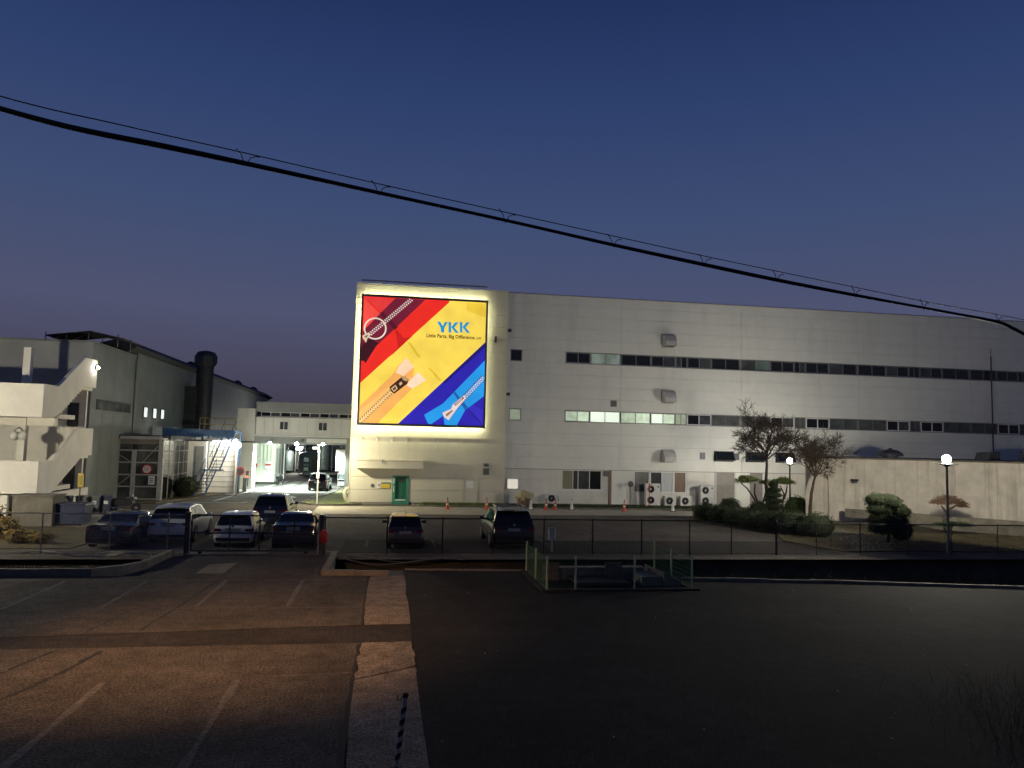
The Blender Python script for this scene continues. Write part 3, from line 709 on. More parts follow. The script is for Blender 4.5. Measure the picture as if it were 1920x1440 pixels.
    def text(body, x, y, size, rgb, shear=0, off=0.0):
        cu = bpy.data.curves.new('lettering', 'FONT'); cu.body = body; cu.size = size; cu.offset = off
        o = bpy.data.objects.new('lettering', cu); COL.objects.link(o)
        dg = bpy.context.evaluated_depsgraph_get(); me = bpy.data.meshes.new_from_object(o.evaluated_get(dg)); bpy.data.objects.remove(o)
        lay[0] += 1; yy = Y-.004-.0012*lay[0]
        px, pz = P(x, y)
        for v in me.vertices: v.co = Vector((px+v.co.x, yy, pz+v.co.y))
        me.materials.clear(); me.materials.append(em(rgb))
        n = bpy.data.objects.new('lettering', me); COL.objects.link(n); n.parent = t; n.matrix_parent_inverse = WM[t.name].inverted()
        ws = max(v.co.x for v in me.vertices)-px
        return n, ws
    n, ws = text('Little Parts. Big Difference.', 708, 553, .38, (70, 58, 22), off=.009)
    want = P(1128, 575)[0]-P(708, 553)[0]
    px = P(708, 553)[0]
    for v in n.data.vertices: v.co.x = px+(v.co.x-px)*want/ws
    text('TM', 1092, 443, .11, (60, 120, 150))
    for k in range(4):
        x = 1136+k*11; poly('chevron', [(x, 556), (x+5, 556), (x+12, 565), (x+4, 575), (x-1, 575), (x+6, 565)], (92, 82, 40))
billboard()
# ------------------------------------------------------------------ gatehouse over the factory road
def gatehouse():
    Y = 72.0
    t = thing('gatehouse', (-8, Y, 0), 'pale gatehouse bridging the factory road with three bright floodlights', 'building')
    MB().box(-13.5, -2.75, Y+.12, Y+9, 4.9, 6.55).box(-13.5, -2.75, Y+1.6, Y+9, 6.5, 7.2).build('wall_core', 'joint', t, w=True)
    n = 12; xs = [-12.0+(9.25)*k/n for k in range(n+1)]
    wins = ((-9.92, -9.08), (-6.42, -5.55))
    for a, c in zip(xs[:-1], xs[1:]):
        MB().box(a+.008, c-.008, Y, Y+.11, 5.0, 6.62).build('cladding_panel', 'cladding', t, w=True)
    for a, c in wins: window(t, a, c, Y-.085, 5.46, 6.3, [(1, 'glass_grey'), (1, 'glass_grey')], 'frame_white', .07, proud=.05)
    MB().box(-12.05, -2.75, Y-.12, Y+.3, 6.62, 6.68).build('sill_ledge', 'galv', t, w=True)
    k = 0; x = -11.6
    while x < -3.2:
        window(t, x, min(x+1.72, -2.8), Y+.1, 6.7, 7.12, [(1, 'glass_dark'), (1, 'glass_grey')], 'frame_white', .05); x += 1.76
    MB().box(-12.05, -2.75, Y+.04, Y+.5, 7.13, 8.0).build('parapet', 'grey_wall', t, w=True)
    MB().box(-12.05, -2.75, Y+.02, Y+.6, 8.0, 8.05).build('roof_capping', 'galv', t, w=True)
    for a, c in ((-13.62, -12.85), (-12.85, -12.07)): MB().box(a+.006, c-.006, Y-.25, Y+.6, 4.35, 7.38).build('cladding_panel', 'cladding', t, w=True)
    MB().box(-12.1, -2.75, Y-.2, Y+.1, 4.86, 4.99).build('ledge', 'cladding', t, w=True)
    be = MB().box(-12.1, -2.75, Y-.02, Y+.5, 4.18, 4.855).build('beam', 'grey_wall', t, w=True)
    MB().box(-7.4, -3.75, Y-.06, Y-.025, 4.36, 4.74).build('fascia_board', 'cladding', be)
    MB().lathe([(.16, -.04), (.16, .02)], (-7.75, Y-.04, 4.55), 16, 'y').build('round_sign', 'plastic_grey', be)
    MB().box(-13.5, -2.75, Y+.5, Y+9, 4.5, 4.9).build('soffit', 'grey_wall', t, w=True)
    MB().bbox(-13.5, -12.05, Y-.4, Y+1.2, 0, 4.25, .03).build('pillar', 'cladding', t, w=True)
    lv = MB()
    for i in range(12): lv.box(-12.6, -12.35, Y-.42, Y-.40, .25+.12*i, .33+.12*i)
    lv.build('pillar_louvre', 'black_metal', t, w=True)
    MB().box(-13.6, -12.0, Y-.5, Y+1.3, 4.25, 4.36).build('pillar_cap', 'dark_steel', t, w=True)
    MB().box(-3.85, -3.45, Y, Y+.5, 0, 4.18).build('column', 'grey_wall', t, w=True)
    # small clock-like dial and flat plate on the right
    MB().box(-4.75, -3.9, Y+1.2, Y+1.3, 1.75, 3.75).build('side_panel', 'cladding', t, w=True)
    MB().lathe([(.13, -.04), (.13, .0)], (-4.3, Y+1.2, 3.95), 14, 'y').build('dial', 'plastic_grey', t, w=True)
    for i, x in enumerate((-10.65, -8.25, -5.88)):
        f = MB().box(x-.16, x+.16, Y-.30, Y-.1, 4.2, 4.42).build('floodlight', 'dark_steel', t, w=True)
        MB().blob((x, Y-.28, 4.24), (.15, .10, .12), 10, 0).build('bulb', 'lamp_white', f)
        sp = bpy.data.lights.new('lamp_light', 'SPOT'); sp.energy = 6000; sp.color = (.88, 1.0, .9); sp.spot_size = R(140); sp.spot_blend = .5; sp.shadow_soft_size = .12
        lo = bpy.data.objects.new('lamp_light', sp); COL.objects.link(lo); lo.parent = f; lo.location = (x, Y-.28, 4.05); lo.rotation_euler = (R(12), 0, 0)
    point(t, (0, 6, 4.2), 2200, (.85, 1.0, .88), .2)
gatehouse()
def behind_gate():
    c = thing('site_cabin', (-12.7, 81, 0), 'white ribbed site cabin inside the gate', 'cabin')
    MB().box(-1.5, 1.25, 0, 9, .15, 4.4).build('shell', 'cabin_white', c)
    for k in range(7): MB().box(-1.4+k*.38, -1.28+k*.38, -.04, 0, .3, 4.2).build('rib', 'cabin_white', c)
    d = MB().box(-.95, -.05, -.06, -.01, .3, 2.9).build('door', 'cabin_white', c); MB().box(-.75, -.45, -.08, -.06, 1.7, 2.05).build('notice', 'sign_red', d)
    n = MB().box(.3, .95, -.075, -.045, 1.55, 2.3).build('notice', 'sign_white', c); MB().box(.33, .92, -.085, -.075, 1.85, 2.02).build('red_band', 'sign_red', n)
    for k in range(4): MB().box(1.25, 1.29, .6+k*2.1, 1.9+k*2.1, .8, 3.6).build('side_panel', 'grey_wall', c)
    p = thing('lamp_pole', (-10.9, 84, 0), 'slim white lighting pole beside the site cabin', 'pole')
    MB().tube([(0, 0, 0), (0, 0, 4.6)], .05, 8).build('pole', 'frame_white', p); MB().box(-.2, .1, -.1, .1, 4.5, 4.65).build('lamp_head', 'lamp_small', p)
    w = tag(MB().box(-16, 0, 0, .5, 0, 7.5).build('back_building', 'back_wall', loc=(-1.0, 128, 0)), 'dim blue grey building closing the end of the factory road', 'building')
    l = thing('wall_lamp', (-11.7, 105, 3.35), 'bright yellowish lamp glowing among the tanks inside the gate', 'lamp')
    MB().box(-.5, .5, 0, .25, 0, .3).build('housing', 'dark_steel', l); MB().tube([(0, .2, -3.35), (0, .2, 0)], .06, 8).build('pole', 'dark_steel', l); MB().blob((0, -.08, 0), (.42, .15, .16), 10, 0).build('bulb', 'lamp_cool', l)
    point(l, (0, -.6, -.2), 1500, (1, .96, .8), .2); 
    rn = random.Random(4)
    for k, (x, y, hgt, r, mt, lab) in enumerate(((-13.4, 107, 3.2, .8, 'machine', 'dark upright storage tank at the left inside the gate'), (-12.5, 113, 4.6, .55, 'machine_pale', 'tall thin pale tank inside the gate'), (-10.4, 103, 3.0, 1.1, 'machine', 'wide grey green tank in the middle inside the gate'), (-9.0, 112, 5.2, .9, 'machine', 'tallest grey tank at the right inside the gate'))):
        o = thing('storage_tank', (x, y, 0), lab, 'tank', 'tanks inside the gate')
        MB().lathe([(r*.96, .3), (r, .45), (r, hgt*.85), (r*.8, hgt*.96), (r*.2, hgt)], (0, 0, 0), 16).build('shell', mt, o, smooth=True)
        for a in range(3): MB().tube([(r*.8*math.cos(a*2.1), r*.8*math.sin(a*2.1), 0), (r*.8*math.cos(a*2.1), r*.8*math.sin(a*2.1), .5)], .06, 6).build('leg', 'dark_steel', o)
        MB().tube([(0, 0, hgt-.05), (0, 0, hgt+.5), (r*1.3, -.2, hgt+.5), (r*1.3, -.2, .2)], .07, 6).build('pipe', 'galv', o)
    for k, (x, y, lab) in enumerate(((-4.6, 92, 'stack of pale crates at the right inside the gate'), (-4.3, 77.5, 'white wire trolley beside the gate column'), (-9.9, 98, 'pile of dark machinery left inside the gate'))):
        o = thing('goods_rack', (x, y, 0), lab, 'rack')
        for i in range(4):
            z = .15+i*.55; MB().box(-.45, .45, -.4, .4, z, z+.04).build('shelf', 'machine_pale' if k != 2 else 'machine', o)
            if k != 1 or i < 3: MB().box(-.4+.1*rn.random(), .2+.15*rn.random(), -.35, .3, z+.04, z+.3+.2*rn.random()).build('goods', 'machine_pale' if (i+k) % 2 else 'machine', o)
        for sx in (-.45, .45):
            for sy in (-.4, .4): MB().tube([(sx, sy, 0), (sx, sy, 2.2)], .025, 6).build('post', 'galv', o)
    for x, y, m in ((-18.5, 108, 'back_wall'),):
        tag(MB().box(-1, .8, 0, 18, 0, 7.5).build('side_building', m, loc=(x, y, 0)), 'dim side building along the left of the road inside the gate', 'building')
    b = thing('side_building', (-3.0, 77.5, 0), 'dark building along the right of the road behind the tower', 'building')
    MB().box(0, 5, 0, 48, 0, 9).build('wall', 'grey_wall', b)
    for k in range(5):
        wn = MB().box(-.04, 0, 4+k*8, 6.4+k*8, 1.2, 3.2).build('window', 'frame_alu', b); MB().box(-.05, -.04, 4.1+k*8, 6.3+k*8, 1.3, 3.1).build('pane', 'glass_dark' if k != 3 else 'win_lit_dim', wn)
behind_gate()

# ------------------------------------------------------------------ left side: two gabled halls, lean-to, stairs, flue
def left_halls():
    t = thing('left_hall', (-19, 52, 0), 'grey flat fronted hall behind the white stair tower', 'building')
    MB().prism([(-44, 0), (-19.05, 0), (-19.05, 10.6), (-44, 10.6)], 52, 60.4, 'y').build('wall', 'grey_wall', t, w=True)
    MB().box(-44, -18.98, 51.9, 60.5, 10.6, 10.72).build('roof_edge', 'metal_grey_panel', t, w=True)
    # side panels, seam by seam
    for k in range(4): MB().box(-19.05, -19.0, 52.0+2.1*k+.01, 52.0+2.1*(k+1)-.01, .1, 10.58).build('wall_panel', 'metal_grey_panel', t, w=True)
    MB().tube([(-18.93, 60.3, 10.4), (-18.93, 60.3, .2)], .07, 8).build('downpipe', 'galv', t, w=True)
    w_ = MB().box(-19.0, -18.95, 53.0, 59.6, 6.3, 7.0).build('window', 'dark_steel', t, w=True)
    for k in range(4): MB().box(-18.96, -18.94, 53.1+k*1.62, 54.6+k*1.62, 6.36, 6.94).build('pane', 'glass_grey', w_)
    h = thing('gabled_hall', (-19, 62, 0), 'long dark gabled hall running back along the factory road', 'building')
    MB().box(-40, -19.05, 60.6, 125, 0, 10.5).build('wall', 'metal_grey_panel', h, w=True)
    MB().prism([(-19.05, 0), (-19.05, 11.1), (-24, 10.5), (-40, 10.5), (-40, 0)], 60.5, 60.55, 'y').build('gable', 'metal_grey_panel', h, w=True)
    rf = MB().prism([(-18.6, 11.15), (-18.6, 11.28), (-19.6, 11.85), (-23.5, 10.75), (-42, 10.75), (-42, 10.6), (-19.6, 10.6)], 58.8, 126, 'y').build('roof', 'roof_dark', h, w=True)
    for k in range(12): MB().box(-19.05, -19.0, 60.7+5.2*k, 60.7+5.2*(k+1)-.03, .1, 11.15).build('wall_panel', 'metal_grey_panel', h, w=True)
    for y in (62.6, 64.95, 67.1):
        f = MB().box(-19.0, -18.94, y, y+1.0, 6.05, 6.95).build('window', 'dark_steel', h, w=True); MB().box(-18.95, -18.93, y+.12, y+.88, 6.12, 6.88).build('pane', 'win_lit_white', f)
    for y in (80, 104, 116): MB().lathe([(.1, 11.1), (.6, 11.2), (.65, 11.6), (.3, 11.9), (.05, 12.0)], (-20.0, y, .3), 10).build('roof_ventilator', 'roof_dark', rf)
    # rooftop frame shelters
    for x, lab, wd, hh in ((-21.2, 'steel framed open shelter on the flat roof of the left hall', 4.2, 1.0),):
        s = thing('roof_shelter', (x, 55, 10.72), lab, 'shelter')
        for px in (-2.0, -.7, .7, 2.6):
            for py in (0, 2.6): MB().tube([(px, py, 0), (px, py, .85)], .035, 6).build('post', 'galv', s)
        MB().prism([(-1.9, .62), (.9, 1.02), (3.2, .55), (3.2, .48), (.9, .95), (-1.9, .55)], -.3, 3.0, 'y').build('roof', 'roof_dark', s)
        MB().tube([(-2.0, 0, .1), (-.7, 0, .8)], .025, 6).tube([(-.7, 0, .1), (.7, 0, .85)], .025, 6).build('brace', 'galv', s)
    s = tag(MB().prism([(-2.6, 0), (-.4, .42), (2.2, 0)], 0, 4, 'y').build('roof_lantern', 'roof_dark', loc=(-22.9, 56, 10.72)), 'low dark pitched lantern on the left roof', 'roof lantern')
    # flue stack
    c = thing('flue_stack', (-17.4, 75, 0), 'dark round flue stack with wide octagonal cap', 'chimney')
    MB().lathe([(.78, 5.0), (.78, 11.4)], (0, 0, 0), 20).build('stack', 'dark_steel', c, smooth=True)
    MB().lathe([(.7, 11.2), (1.05, 11.7), (1.05, 12.35), (.8, 12.75), (.2, 12.9)], (0, 0, 0), 8).build('cap', 'dark_steel', c)
    MB().box(-3.2, .35, -.6, 1.6, 5.3, 9.4).build('filter_housing', 'dark_steel', c); MB().box(-1.2, .3, -.62, -.6, 6.0, 8.8).build('housing_panel', 'dark_steel', c)
    for x in (-3.0, .2): MB().tube([(x, -.4, 0), (x, -.4, 5.3)], .1, 8).build('leg', 'dark_steel', c)
left_halls()
def lean_to():
    t = thing('lean_to', (-18, 58, 0), 'steel framed lean to with a glazed sliding gate', 'lean-to')
    Y = 58.0
    MB().box(-20.4, -15.5, Y-.25, Y+7, 4.42, 4.7).build('roof', 'roof_dark', t, w=True)
    MB().box(-18.9, -16.1, Y-.4, Y-.25, 4.40, 4.62).build('awning_box', 'frame_pale', t, w=True)
    MB().box(-16.1, -15.7, Y-.42, Y-.25, 4.42, 4.52).build('awning_end', 'sign_white', t, w=True)
    for a, c in ((-19.75, -19.45), (-18.15, -17.85), (-16.35, -16.02)): MB().box(a, c, Y-.06, Y+.1, 0, 4.4 if a != -18.15 else 3.6).build('post', 'frame_pale', t, w=True)
    MB().box(-19.7, -16.1, Y-.03, Y+.05, 4.05, 4.4).build('header', 'shutter', t, w=True)
    for z in (3.55, 2.68, 1.8, .95, .06): MB().box(-19.45, -16.35, Y-.08, Y-.02, z, z+.09).build('rail', 'frame_pale', t, w=True)
    for a, c in ((-19.45, -18.15), (-17.85, -16.35)):
        for z0, z1 in ((3.64, 4.05), (2.77, 3.55), (1.89, 2.68), (1.04, 1.8), (.15, .95)): MB().box(a, c, Y+.0, Y+.03, z0, z1).build('pane', 'glass_pale', t, w=True)
    for p in (((-19.4, 3.5), (-18.2, 2.75)), ((-16.4, 3.95), (-17.4, 2.75)), ((-18.2, 1.75), (-19.1, 1.0))): MB().tube([(p[0][0], Y-.03, p[0][1]), (p[1][0], Y-.03, p[1][1])], .02, 5).build('brace', 'frame_pale', t, w=True)
    # glazed return side facing the road
    for k in range(5):
        y = Y+.2+k*1.35
        MB().box(-16.1, -16.02, y, y+.06, 0, 4.4).build('mullion', 'frame_pale', t, w=True)
        for z0, z1 in ((.1, 1.7), (1.76, 2.6), (2.66, 3.5), (3.56, 4.3)): MB().box(-16.09, -16.05, y+.07, y+1.34, z0, z1).build('pane', 'glass_dark', t, w=True)
    s = thing('round_sign', (-17.05, Y-.12, 2.25), 'round red rimmed white sign on the glazed gate', 'sign')
    MB().lathe([(.0, -.02), (.36, -.02), (.36, .02), (.0, .02)], (0, 0, 0), 24, 'y').build('rim', 'sign_red', s); MB().lathe([(0, -.03), (.27, -.03), (.27, -.02), (0, -.02)], (0, 0, 0), 24, 'y').build('face', 'sign_white', s)
    for z in (-.1, -.02, .06, .13): MB().box(-.17, .17, -.036, -.03, z, z+.025).build('text_line', 'sign_red', s)
    n = thing('notice_board', (-16.7, Y-.12, 1.15), 'pale rectangular notice hung on the glazed gate', 'sign')
    MB().box(-.21, .21, -.02, .02, 0, .62).build('board', 'sign_white', n)
    for z in (.15, .28, .41): MB().box(-.13, .13, -.026, -.02, z, z+.05).build('text_line', 'plastic_grey', n)
    p = thing('plant_room', (-15.6, 65.5, 0), 'pale panelled plant room beside the blue stairs', 'building')
    MB().box(-16.6, -14.8, 65.5, 71, 0, 4.3).build('wall', 'white_wall', p, w=True)
    d = MB().box(-15.6, -14.95, 65.46, 65.5, .1, 3.9).build('door', 'grey_wall', p, w=True); MB().box(-15.55, -15.45, 65.40, 65.46, 1.25, 1.5).build('handle', 'ink', d)
    MB().box(-16.6, -14.6, 65.3, 71.1, 4.3, 4.42).build('roof', 'roof_dark', p, w=True)
lean_to()
def blue_stairs():
    t = thing('steel_stair', (-13.8, 64, 0), 'blue steel outdoor stair climbing to a railed platform', 'stairs')
    B = 'blue_steel'
    MB().box(-17.7, -14.7, 63.4, 63.7, 4.65, 5.3).build('platform_beam', B, t, w=True)
    MB().box(-14.9, -12.2, 63.4, 66.4, 5.1, 5.25).build('platform', B, t, w=True)
    MB().box(-14.9, -12.2, 63.35, 63.4, 4.75, 5.25).build('platform_edge', B, t, w=True)
    for x in (-14.8, -12.25): MB().tube([(x, 66.2, 0), (x, 66.2, 5.1)], .07, 8).build('leg', B, t, w=True)
    for a, b in (((-14.8, 63.5, 4.7), (-13.3, 63.5, 5.1)), ((-12.3, 63.5, 4.2), (-13.2, 63.5, 5.1)), ((-12.3, 63.5, 4.7), (-13.9, 63.5, 4.7))): MB().tube([a, b], .04, 6).build('brace', B, t, w=True)
    # two flights: upper leans left going down, lower goes on to the ground
    for (p, q, n) in (((-12.75, 64.5, 5.1), (-13.6, 63.4, 2.1), 11), ((-13.85, 63.2, 2.0), (-14.25, 61.5, .1), 8)):
        p, q = Vector(p), Vector(q)
        for sx in (-.42, .42):
            MB().tube([p+Vector((sx, 0, 0)), q+Vector((sx, 0, 0))], .06, 6).build('stringer', B, t, w=True)
            MB().tube([p+Vector((sx, 0, .95)), q+Vector((sx, 0, .95))], .03, 6).build('handrail', B, t, w=True)
            for k in range(0, n+1, 3):
                m = p.lerp(q, k/n)+Vector((sx, 0, 0)); MB().tube([m, m+Vector((0, 0, .95))], .02, 5).build('baluster', B, t, w=True)
        for k in range(n):
            m = p.lerp(q, (k+.5)/n); MB().box(m.x-.4, m.x+.4, m.y-.13, m.y+.13, m.z-.02, m.z+.02).build('tread', B, t, w=True)
    MB().box(-14.5, -13.0, 63.2, 63.9, 1.98, 2.08).build('landing', B, t, w=True)
    for z in (5.7, 6.2):
        MB().tube([(-14.9, 63.4, z), (-12.2, 63.4, z), (-12.2, 66.3, z)], .03, 6).build('guard_rail', 'yellow_rail', t, w=True)
    for k in range(8):
        x = -14.9+2.7*k/7; MB().tube([(x, 63.4, 5.2), (x, 63.4, 6.2)], .022, 5).build('guard_post', 'yellow_rail', t, w=True)
    r = thing('stair_enclosure', (-13.6, 66.6, 0), 'lit white stair enclosure behind the blue stairs', 'building')
    MB().box(-1.15, 1.3, 0, .15, 0, 4.4).build('back_wall', 'white_wall', r); MB().box(-1.15, 1.3, -1.6, .15, 4.4, 4.55).build('roof', 'grey_wall', r)
    MB().box(1.2, 1.3, -1.2, 0, 0, 4.4).build('side_wall', 'white_wall', r)
    for k in range(9): MB().box(-1.1, .9, -.03, 0, .5+k*.42, .54+k*.42).build('wall_batten', 'grey_wall', r)
    MB().box(-.8, 1.0, -.5, -.3, 4.25, 4.38).build('tube_lamp', 'tube_light', r)
    l = thing('wall_lamp', (-12.1, 64.6, 4.0), 'bright round lamp at the top of the blue stairs', 'lamp')
    MB().tube([(0, 0, -4.0), (0, 0, -.1)], .035, 8).build('pole', 'galv', l); MB().blob((0, 0, .05), (.22, .22, .22), 12, 0).build('globe', 'lamp_cool', l)
    point(l, (.1, -.55, .0), 120, (1, .97, .85), .15)
    s = thing('road_sign', (-12.0, 65.5, 0), 'round dark red road sign on a pole by the gate pillar', 'sign')
    MB().tube([(0, 0, 0), (0, 0, 2.0)], .04, 8).build('pole', 'galv', s); MB().lathe([(0, -.05), (.36, -.05), (.36, -.02), (0, -.02)], (0, 0, 1.9), 22, 'y').build('disc', 'sign_red', s); MB().lathe([(0, -.06), (.26, -.06), (.26, -.05), (0, -.05)], (0, 0, 1.9), 22, 'y').build('face', 'ink', s)
    b = thing('barrier_post', (-12.1, 68.5, 0), 'grey barrier post with a red light and thin red rail', 'post')
    MB().box(-.16, .16, -.15, .15, 0, 1.2).build('housing', 'plastic_grey', b); MB().blob((.15, -.1, 1.3), (.12, .12, .09), 8, 0).build('light', 'lamp_red', b)
    MB().tube([(.2, 0, 1.7), (.85, 0, 1.7), (.85, 0, 0)], .025, 6).build('rail', 'sign_red', b)
blue_stairs()
def stair_tower():
    t = thing('stair_tower', (-18.7, 44.6, 0), 'white concrete stair tower with solid stepped parapets, brightly lit', 'building')
    W = 'white_wall'; X = -18.7; Y = 44.6
    # two landings with front parapets and the ground wall
    for z0, z1 in ((1.38, 3.14), (5.55, 7.38)):
        MB().box(-40, X, Y, Y+.2, z0, z1).build('front_parapet', W, t, w=True)
        MB().box(-40, X-.2, Y+.2, 49.5, z0, z0+.25).build('landing_slab', W, t, w=True)
    # side parapets climb with the flights
    up = [(44.8, 5.55), (46.3, 5.6), (50.1, 7.62), (51.97, 7.66), (51.97, 9.45), (50.0, 9.42), (46.5, 7.38), (44.8, 7.38)]
    lo = [(44.8, 1.38), (46.4, 1.3), (50.5, 3.3), (51.97, 3.34), (51.97, 5.05), (49.5, 5.03), (46.7, 3.12), (44.8, 3.14)]
    for pr in (up, lo): MB().prism(pr, X-.2, X, 'x').build('side_parapet', W, t, w=True)
    for (pa, pb, n) in (((46.6, 5.75), (50.2, 7.75), 11), ((46.8, 1.6), (50.4, 3.45), 11)):
        for k in range(n):
            y = pa[0]+(pb[0]-pa[0])*k/n; z = pa[1]+(pb[1]-pa[1])*k/n
            MB().box(X-1.6, X-.2, y, y+.36, z-.25, z+.12).build('step', W, t, w=True)
        MB().box(X-1.6, X-.2, 50.2, 51.95, pb[1]-.3, pb[1]-.05).build('half_landing', W, t, w=True)
    # back walls with doors at the end of the flights
    MB().box(-44, X-1.8, 51.4, 51.6, 0, 5.5).build('rear_wall', W, t, w=True)
    MB().box(X-1.8, X-.35, 51.5, 51.7, 0, 7.62).build('end_wall', W, t, w=True)
    for z0, z1 in ((5.15, 6.65), (1.0, 2.8)):
        d = MB().box(-20.1, -19.45, 51.43, 51.5, z0, z1).build('door', 'dark_steel', t, w=True); MB().box(-20.05, -19.5, 51.41, 51.43, z0+.05, z1-.05).build('pane', 'glass_grey', d)
    MB().box(-21.5, -21.1, 48.3, 48.7, 7.6, 9.75).build('column', W, t, w=True)
    MB().box(-21.5, -21.1, 48.3, 48.7, 3.0, 5.55).build('column', W, t, w=True)
    MB().box(-21.1, -19.55, 48.4, 48.8, 5.1, 5.55).build('beam', W, t, w=True); MB().box(-40, -21.5, 48.4, 48.8, 5.1, 5.55).build('beam', W, t, w=True)
    MB().box(-40, -20.3, 45.0, 45.2, 0, 1.38).build('base_wall', W, t, w=True); MB().box(-20.3, -18.9, 46.6, 46.8, 0, 1.38).build('base_wall', 'grey_wall', t, w=True)
    MB().box(-18.95, -18.75, 46.8, 51.9, 0, 1.3).build('base_wall', W, t, w=True)
    MB().box(-20.9, -19.5, 51.95, 51.99, 9.45, 9.55).build('lintel', 'grey_wall', t, w=True)
    g = thing('wall_lamp_pair', (-21.4, 48.2, 4.55), 'pair of unlit round globe lamps under the white beam', 'lamp')
    for x in (-.22, .28): MB().blob((x, -.1, -.05), (.26, .26, .28), 12, 0).build('globe', 'sign_white', g, smooth=True)
    MB().tube([(-.22, -.1, .2), (0, 0, .45), (.28, -.1, .2)], .03, 6).build('arm', 'ink', g)
    s = thing('wall_lamp', (-18.6, 51.6, 8.95), 'tiny bright lamp at the top of the white stair parapet', 'lamp')
    MB().box(-.08, .04, -.08, .08, -.1, .1).build('housing', 'dark_steel', s); MB().blob((.1, -.04, 0), (.09, .09, .09), 8, 0).build('bulb', 'lamp_small', s)
    point(s, (.3, -.1, 0), 14, (1, .95, .85), .05)
stair_tower()
# ------------------------------------------------------------------ right: concrete block with its ramp wall
def block():
    t = thing('concrete_block_building', (35.3, 44.6, 0), 'low stained concrete building behind the garden', 'building')
    A, B, Cc = (28.35, 47.5), (35.4, 44.5), (44.5, 33.5)
    bk = (60, 52)
    MB().prism([A, B, Cc, (60, 33.5), (60, 57), (34.5, 57)], 0, 4.2, 'z').build('wall', 'concrete_block', t, w=True)
    MB().prism([(A[0]-.12, A[1]-.1), (B[0]-.02, B[1]-.15), (Cc[0]-.1, Cc[1]-.15), (60, 33.3), (60, 57), (34.3, 57)], 4.2, 4.31, 'z').build('roof_edge', 'block_joint', t, w=True)
    # raised render panels let the joints read as grooves
    def panels(p, q, n, z0, z1, off=.03):
        p, q = Vector((*p, 0)), Vector((*q, 0)); d = (q-p); L = d.length; d.normalize(); nn = Vector((d.y, -d.x, 0))
        for k in range(n):
            a, b = p+d*(L*k/n+.02), p+d*(L*(k+1)/n-.02)
            MB().prism([(a+nn*off)[:2], (b+nn*off)[:2], (b-nn*.01)[:2], (a-nn*.01)[:2]], z0, z1, 'z').build('render_panel', 'concrete_block', t, w=True)
    panels(A, (29.6, 46.82), 1, 0, 4.18); panels((29.6, 46.82), (34.75, 44.76), 2, .0, 3.2); panels((29.6, 46.82), (34.75, 44.76), 1, 3.22, 4.18); panels((34.75, 44.76), B, 1, 0, 4.18, .045)
    panels(B, (36.4, 43.29), 1, 0, 4.18, .05); panels((36.4, 43.29), Cc, 3, 0, 3.05); panels((36.4, 43.29), Cc, 1, 3.07, 4.18)
    rw = thing('ramp_wall', (30.5, 45.2, 0), 'low grey concrete ramp wall in front of the stained building', 'wall')
    pts = [(29.9, 45.4, .42, .95), (31.4, 44.2, .35, .95), (32.8, 42.6, .2, .92), (34.0, 41.0, .0, .9), (36.0, 38.8, 0, .9), (40.5, 33.2, 0, .85)]
    for k in range(len(pts)-1):
        (x0, y0, a0, b0), (x1, y1, a1, b1) = pts[k], pts[k+1]
        i = MB(); d = Vector((x1-x0, y1-y0, 0)).normalized(); nn = Vector((d.y, -d.x, 0))*.2
        P = [(x0, y0, a0), (x1, y1, a1), (x1, y1, b1), (x0, y0, b0)]
        P2 = [(x-nn.x, y-nn.y, z) for x, y, z in P]
        i.quad(*P).quad(*P2[::-1]).quad(P[3], P[2], P2[2], P2[3]).quad(P[0], P2[0], P2[1], P[1]).quad(P[1], P2[1], P2[2], P[2]).quad(P[0], P[3], P2[3], P2[0])
        i.build('wall_segment', 'kerb', rw, w=True)
    v = thing('roof_ventilator', (34.6, 47.2, 4.36), 'dark domed ventilator on the roof of the stained building', 'ventilator')
    MB().lathe([(.5, 0), (.5, .1), (.85, .1), (.8, .3), (.5, .5), (.12, .58), (.1, .66), (.02, .66)], (0, 0, 0), 18).build('dome', 'dark_steel', v)
    for k, (x, y, a, lab) in enumerate(((41.2, 40.5, 2.2, 'large dark tilted panel on the roof at the right edge'), (39.0, 43.5, .9, 'small dark box on the roof of the stained building'))):
        o = thing('roof_unit', (x, y, 4.36), lab, 'roof unit')
        MB().prism([(0, 0), (a, 0), (a, .55 if k else 1.0), (.25*a, .5 if k else 1.0)], 0, 1.2, 'y').build('casing', 'dark_steel', o); MB().box(.1, a, -.05, 0, 0, .12).build('base', 'black_metal', o)
    p = tag(MB().tube([(0, 0, 0), (.25, 0, .35), (.1, 0, .7)], [.16, .12, .08], 8).build('bent_flue', 'dark_steel', loc=(40.4, 42.5, 4.3)), 'small bent dark flue on the roof beside the tilted panel', 'flue')
    wl = thing('wall_lamp', (31.0, 46.1, 2.75), 'unlit small dark lamp fixed on the stained wall behind the bare tree', 'lamp')
    MB().box(-.2, .2, -.3, 0, 0, .12).build('cap', 'black_metal', wl); MB().box(-.15, .15, -.25, -.02, -.14, 0).build('lens', 'plastic_grey', wl)
block()
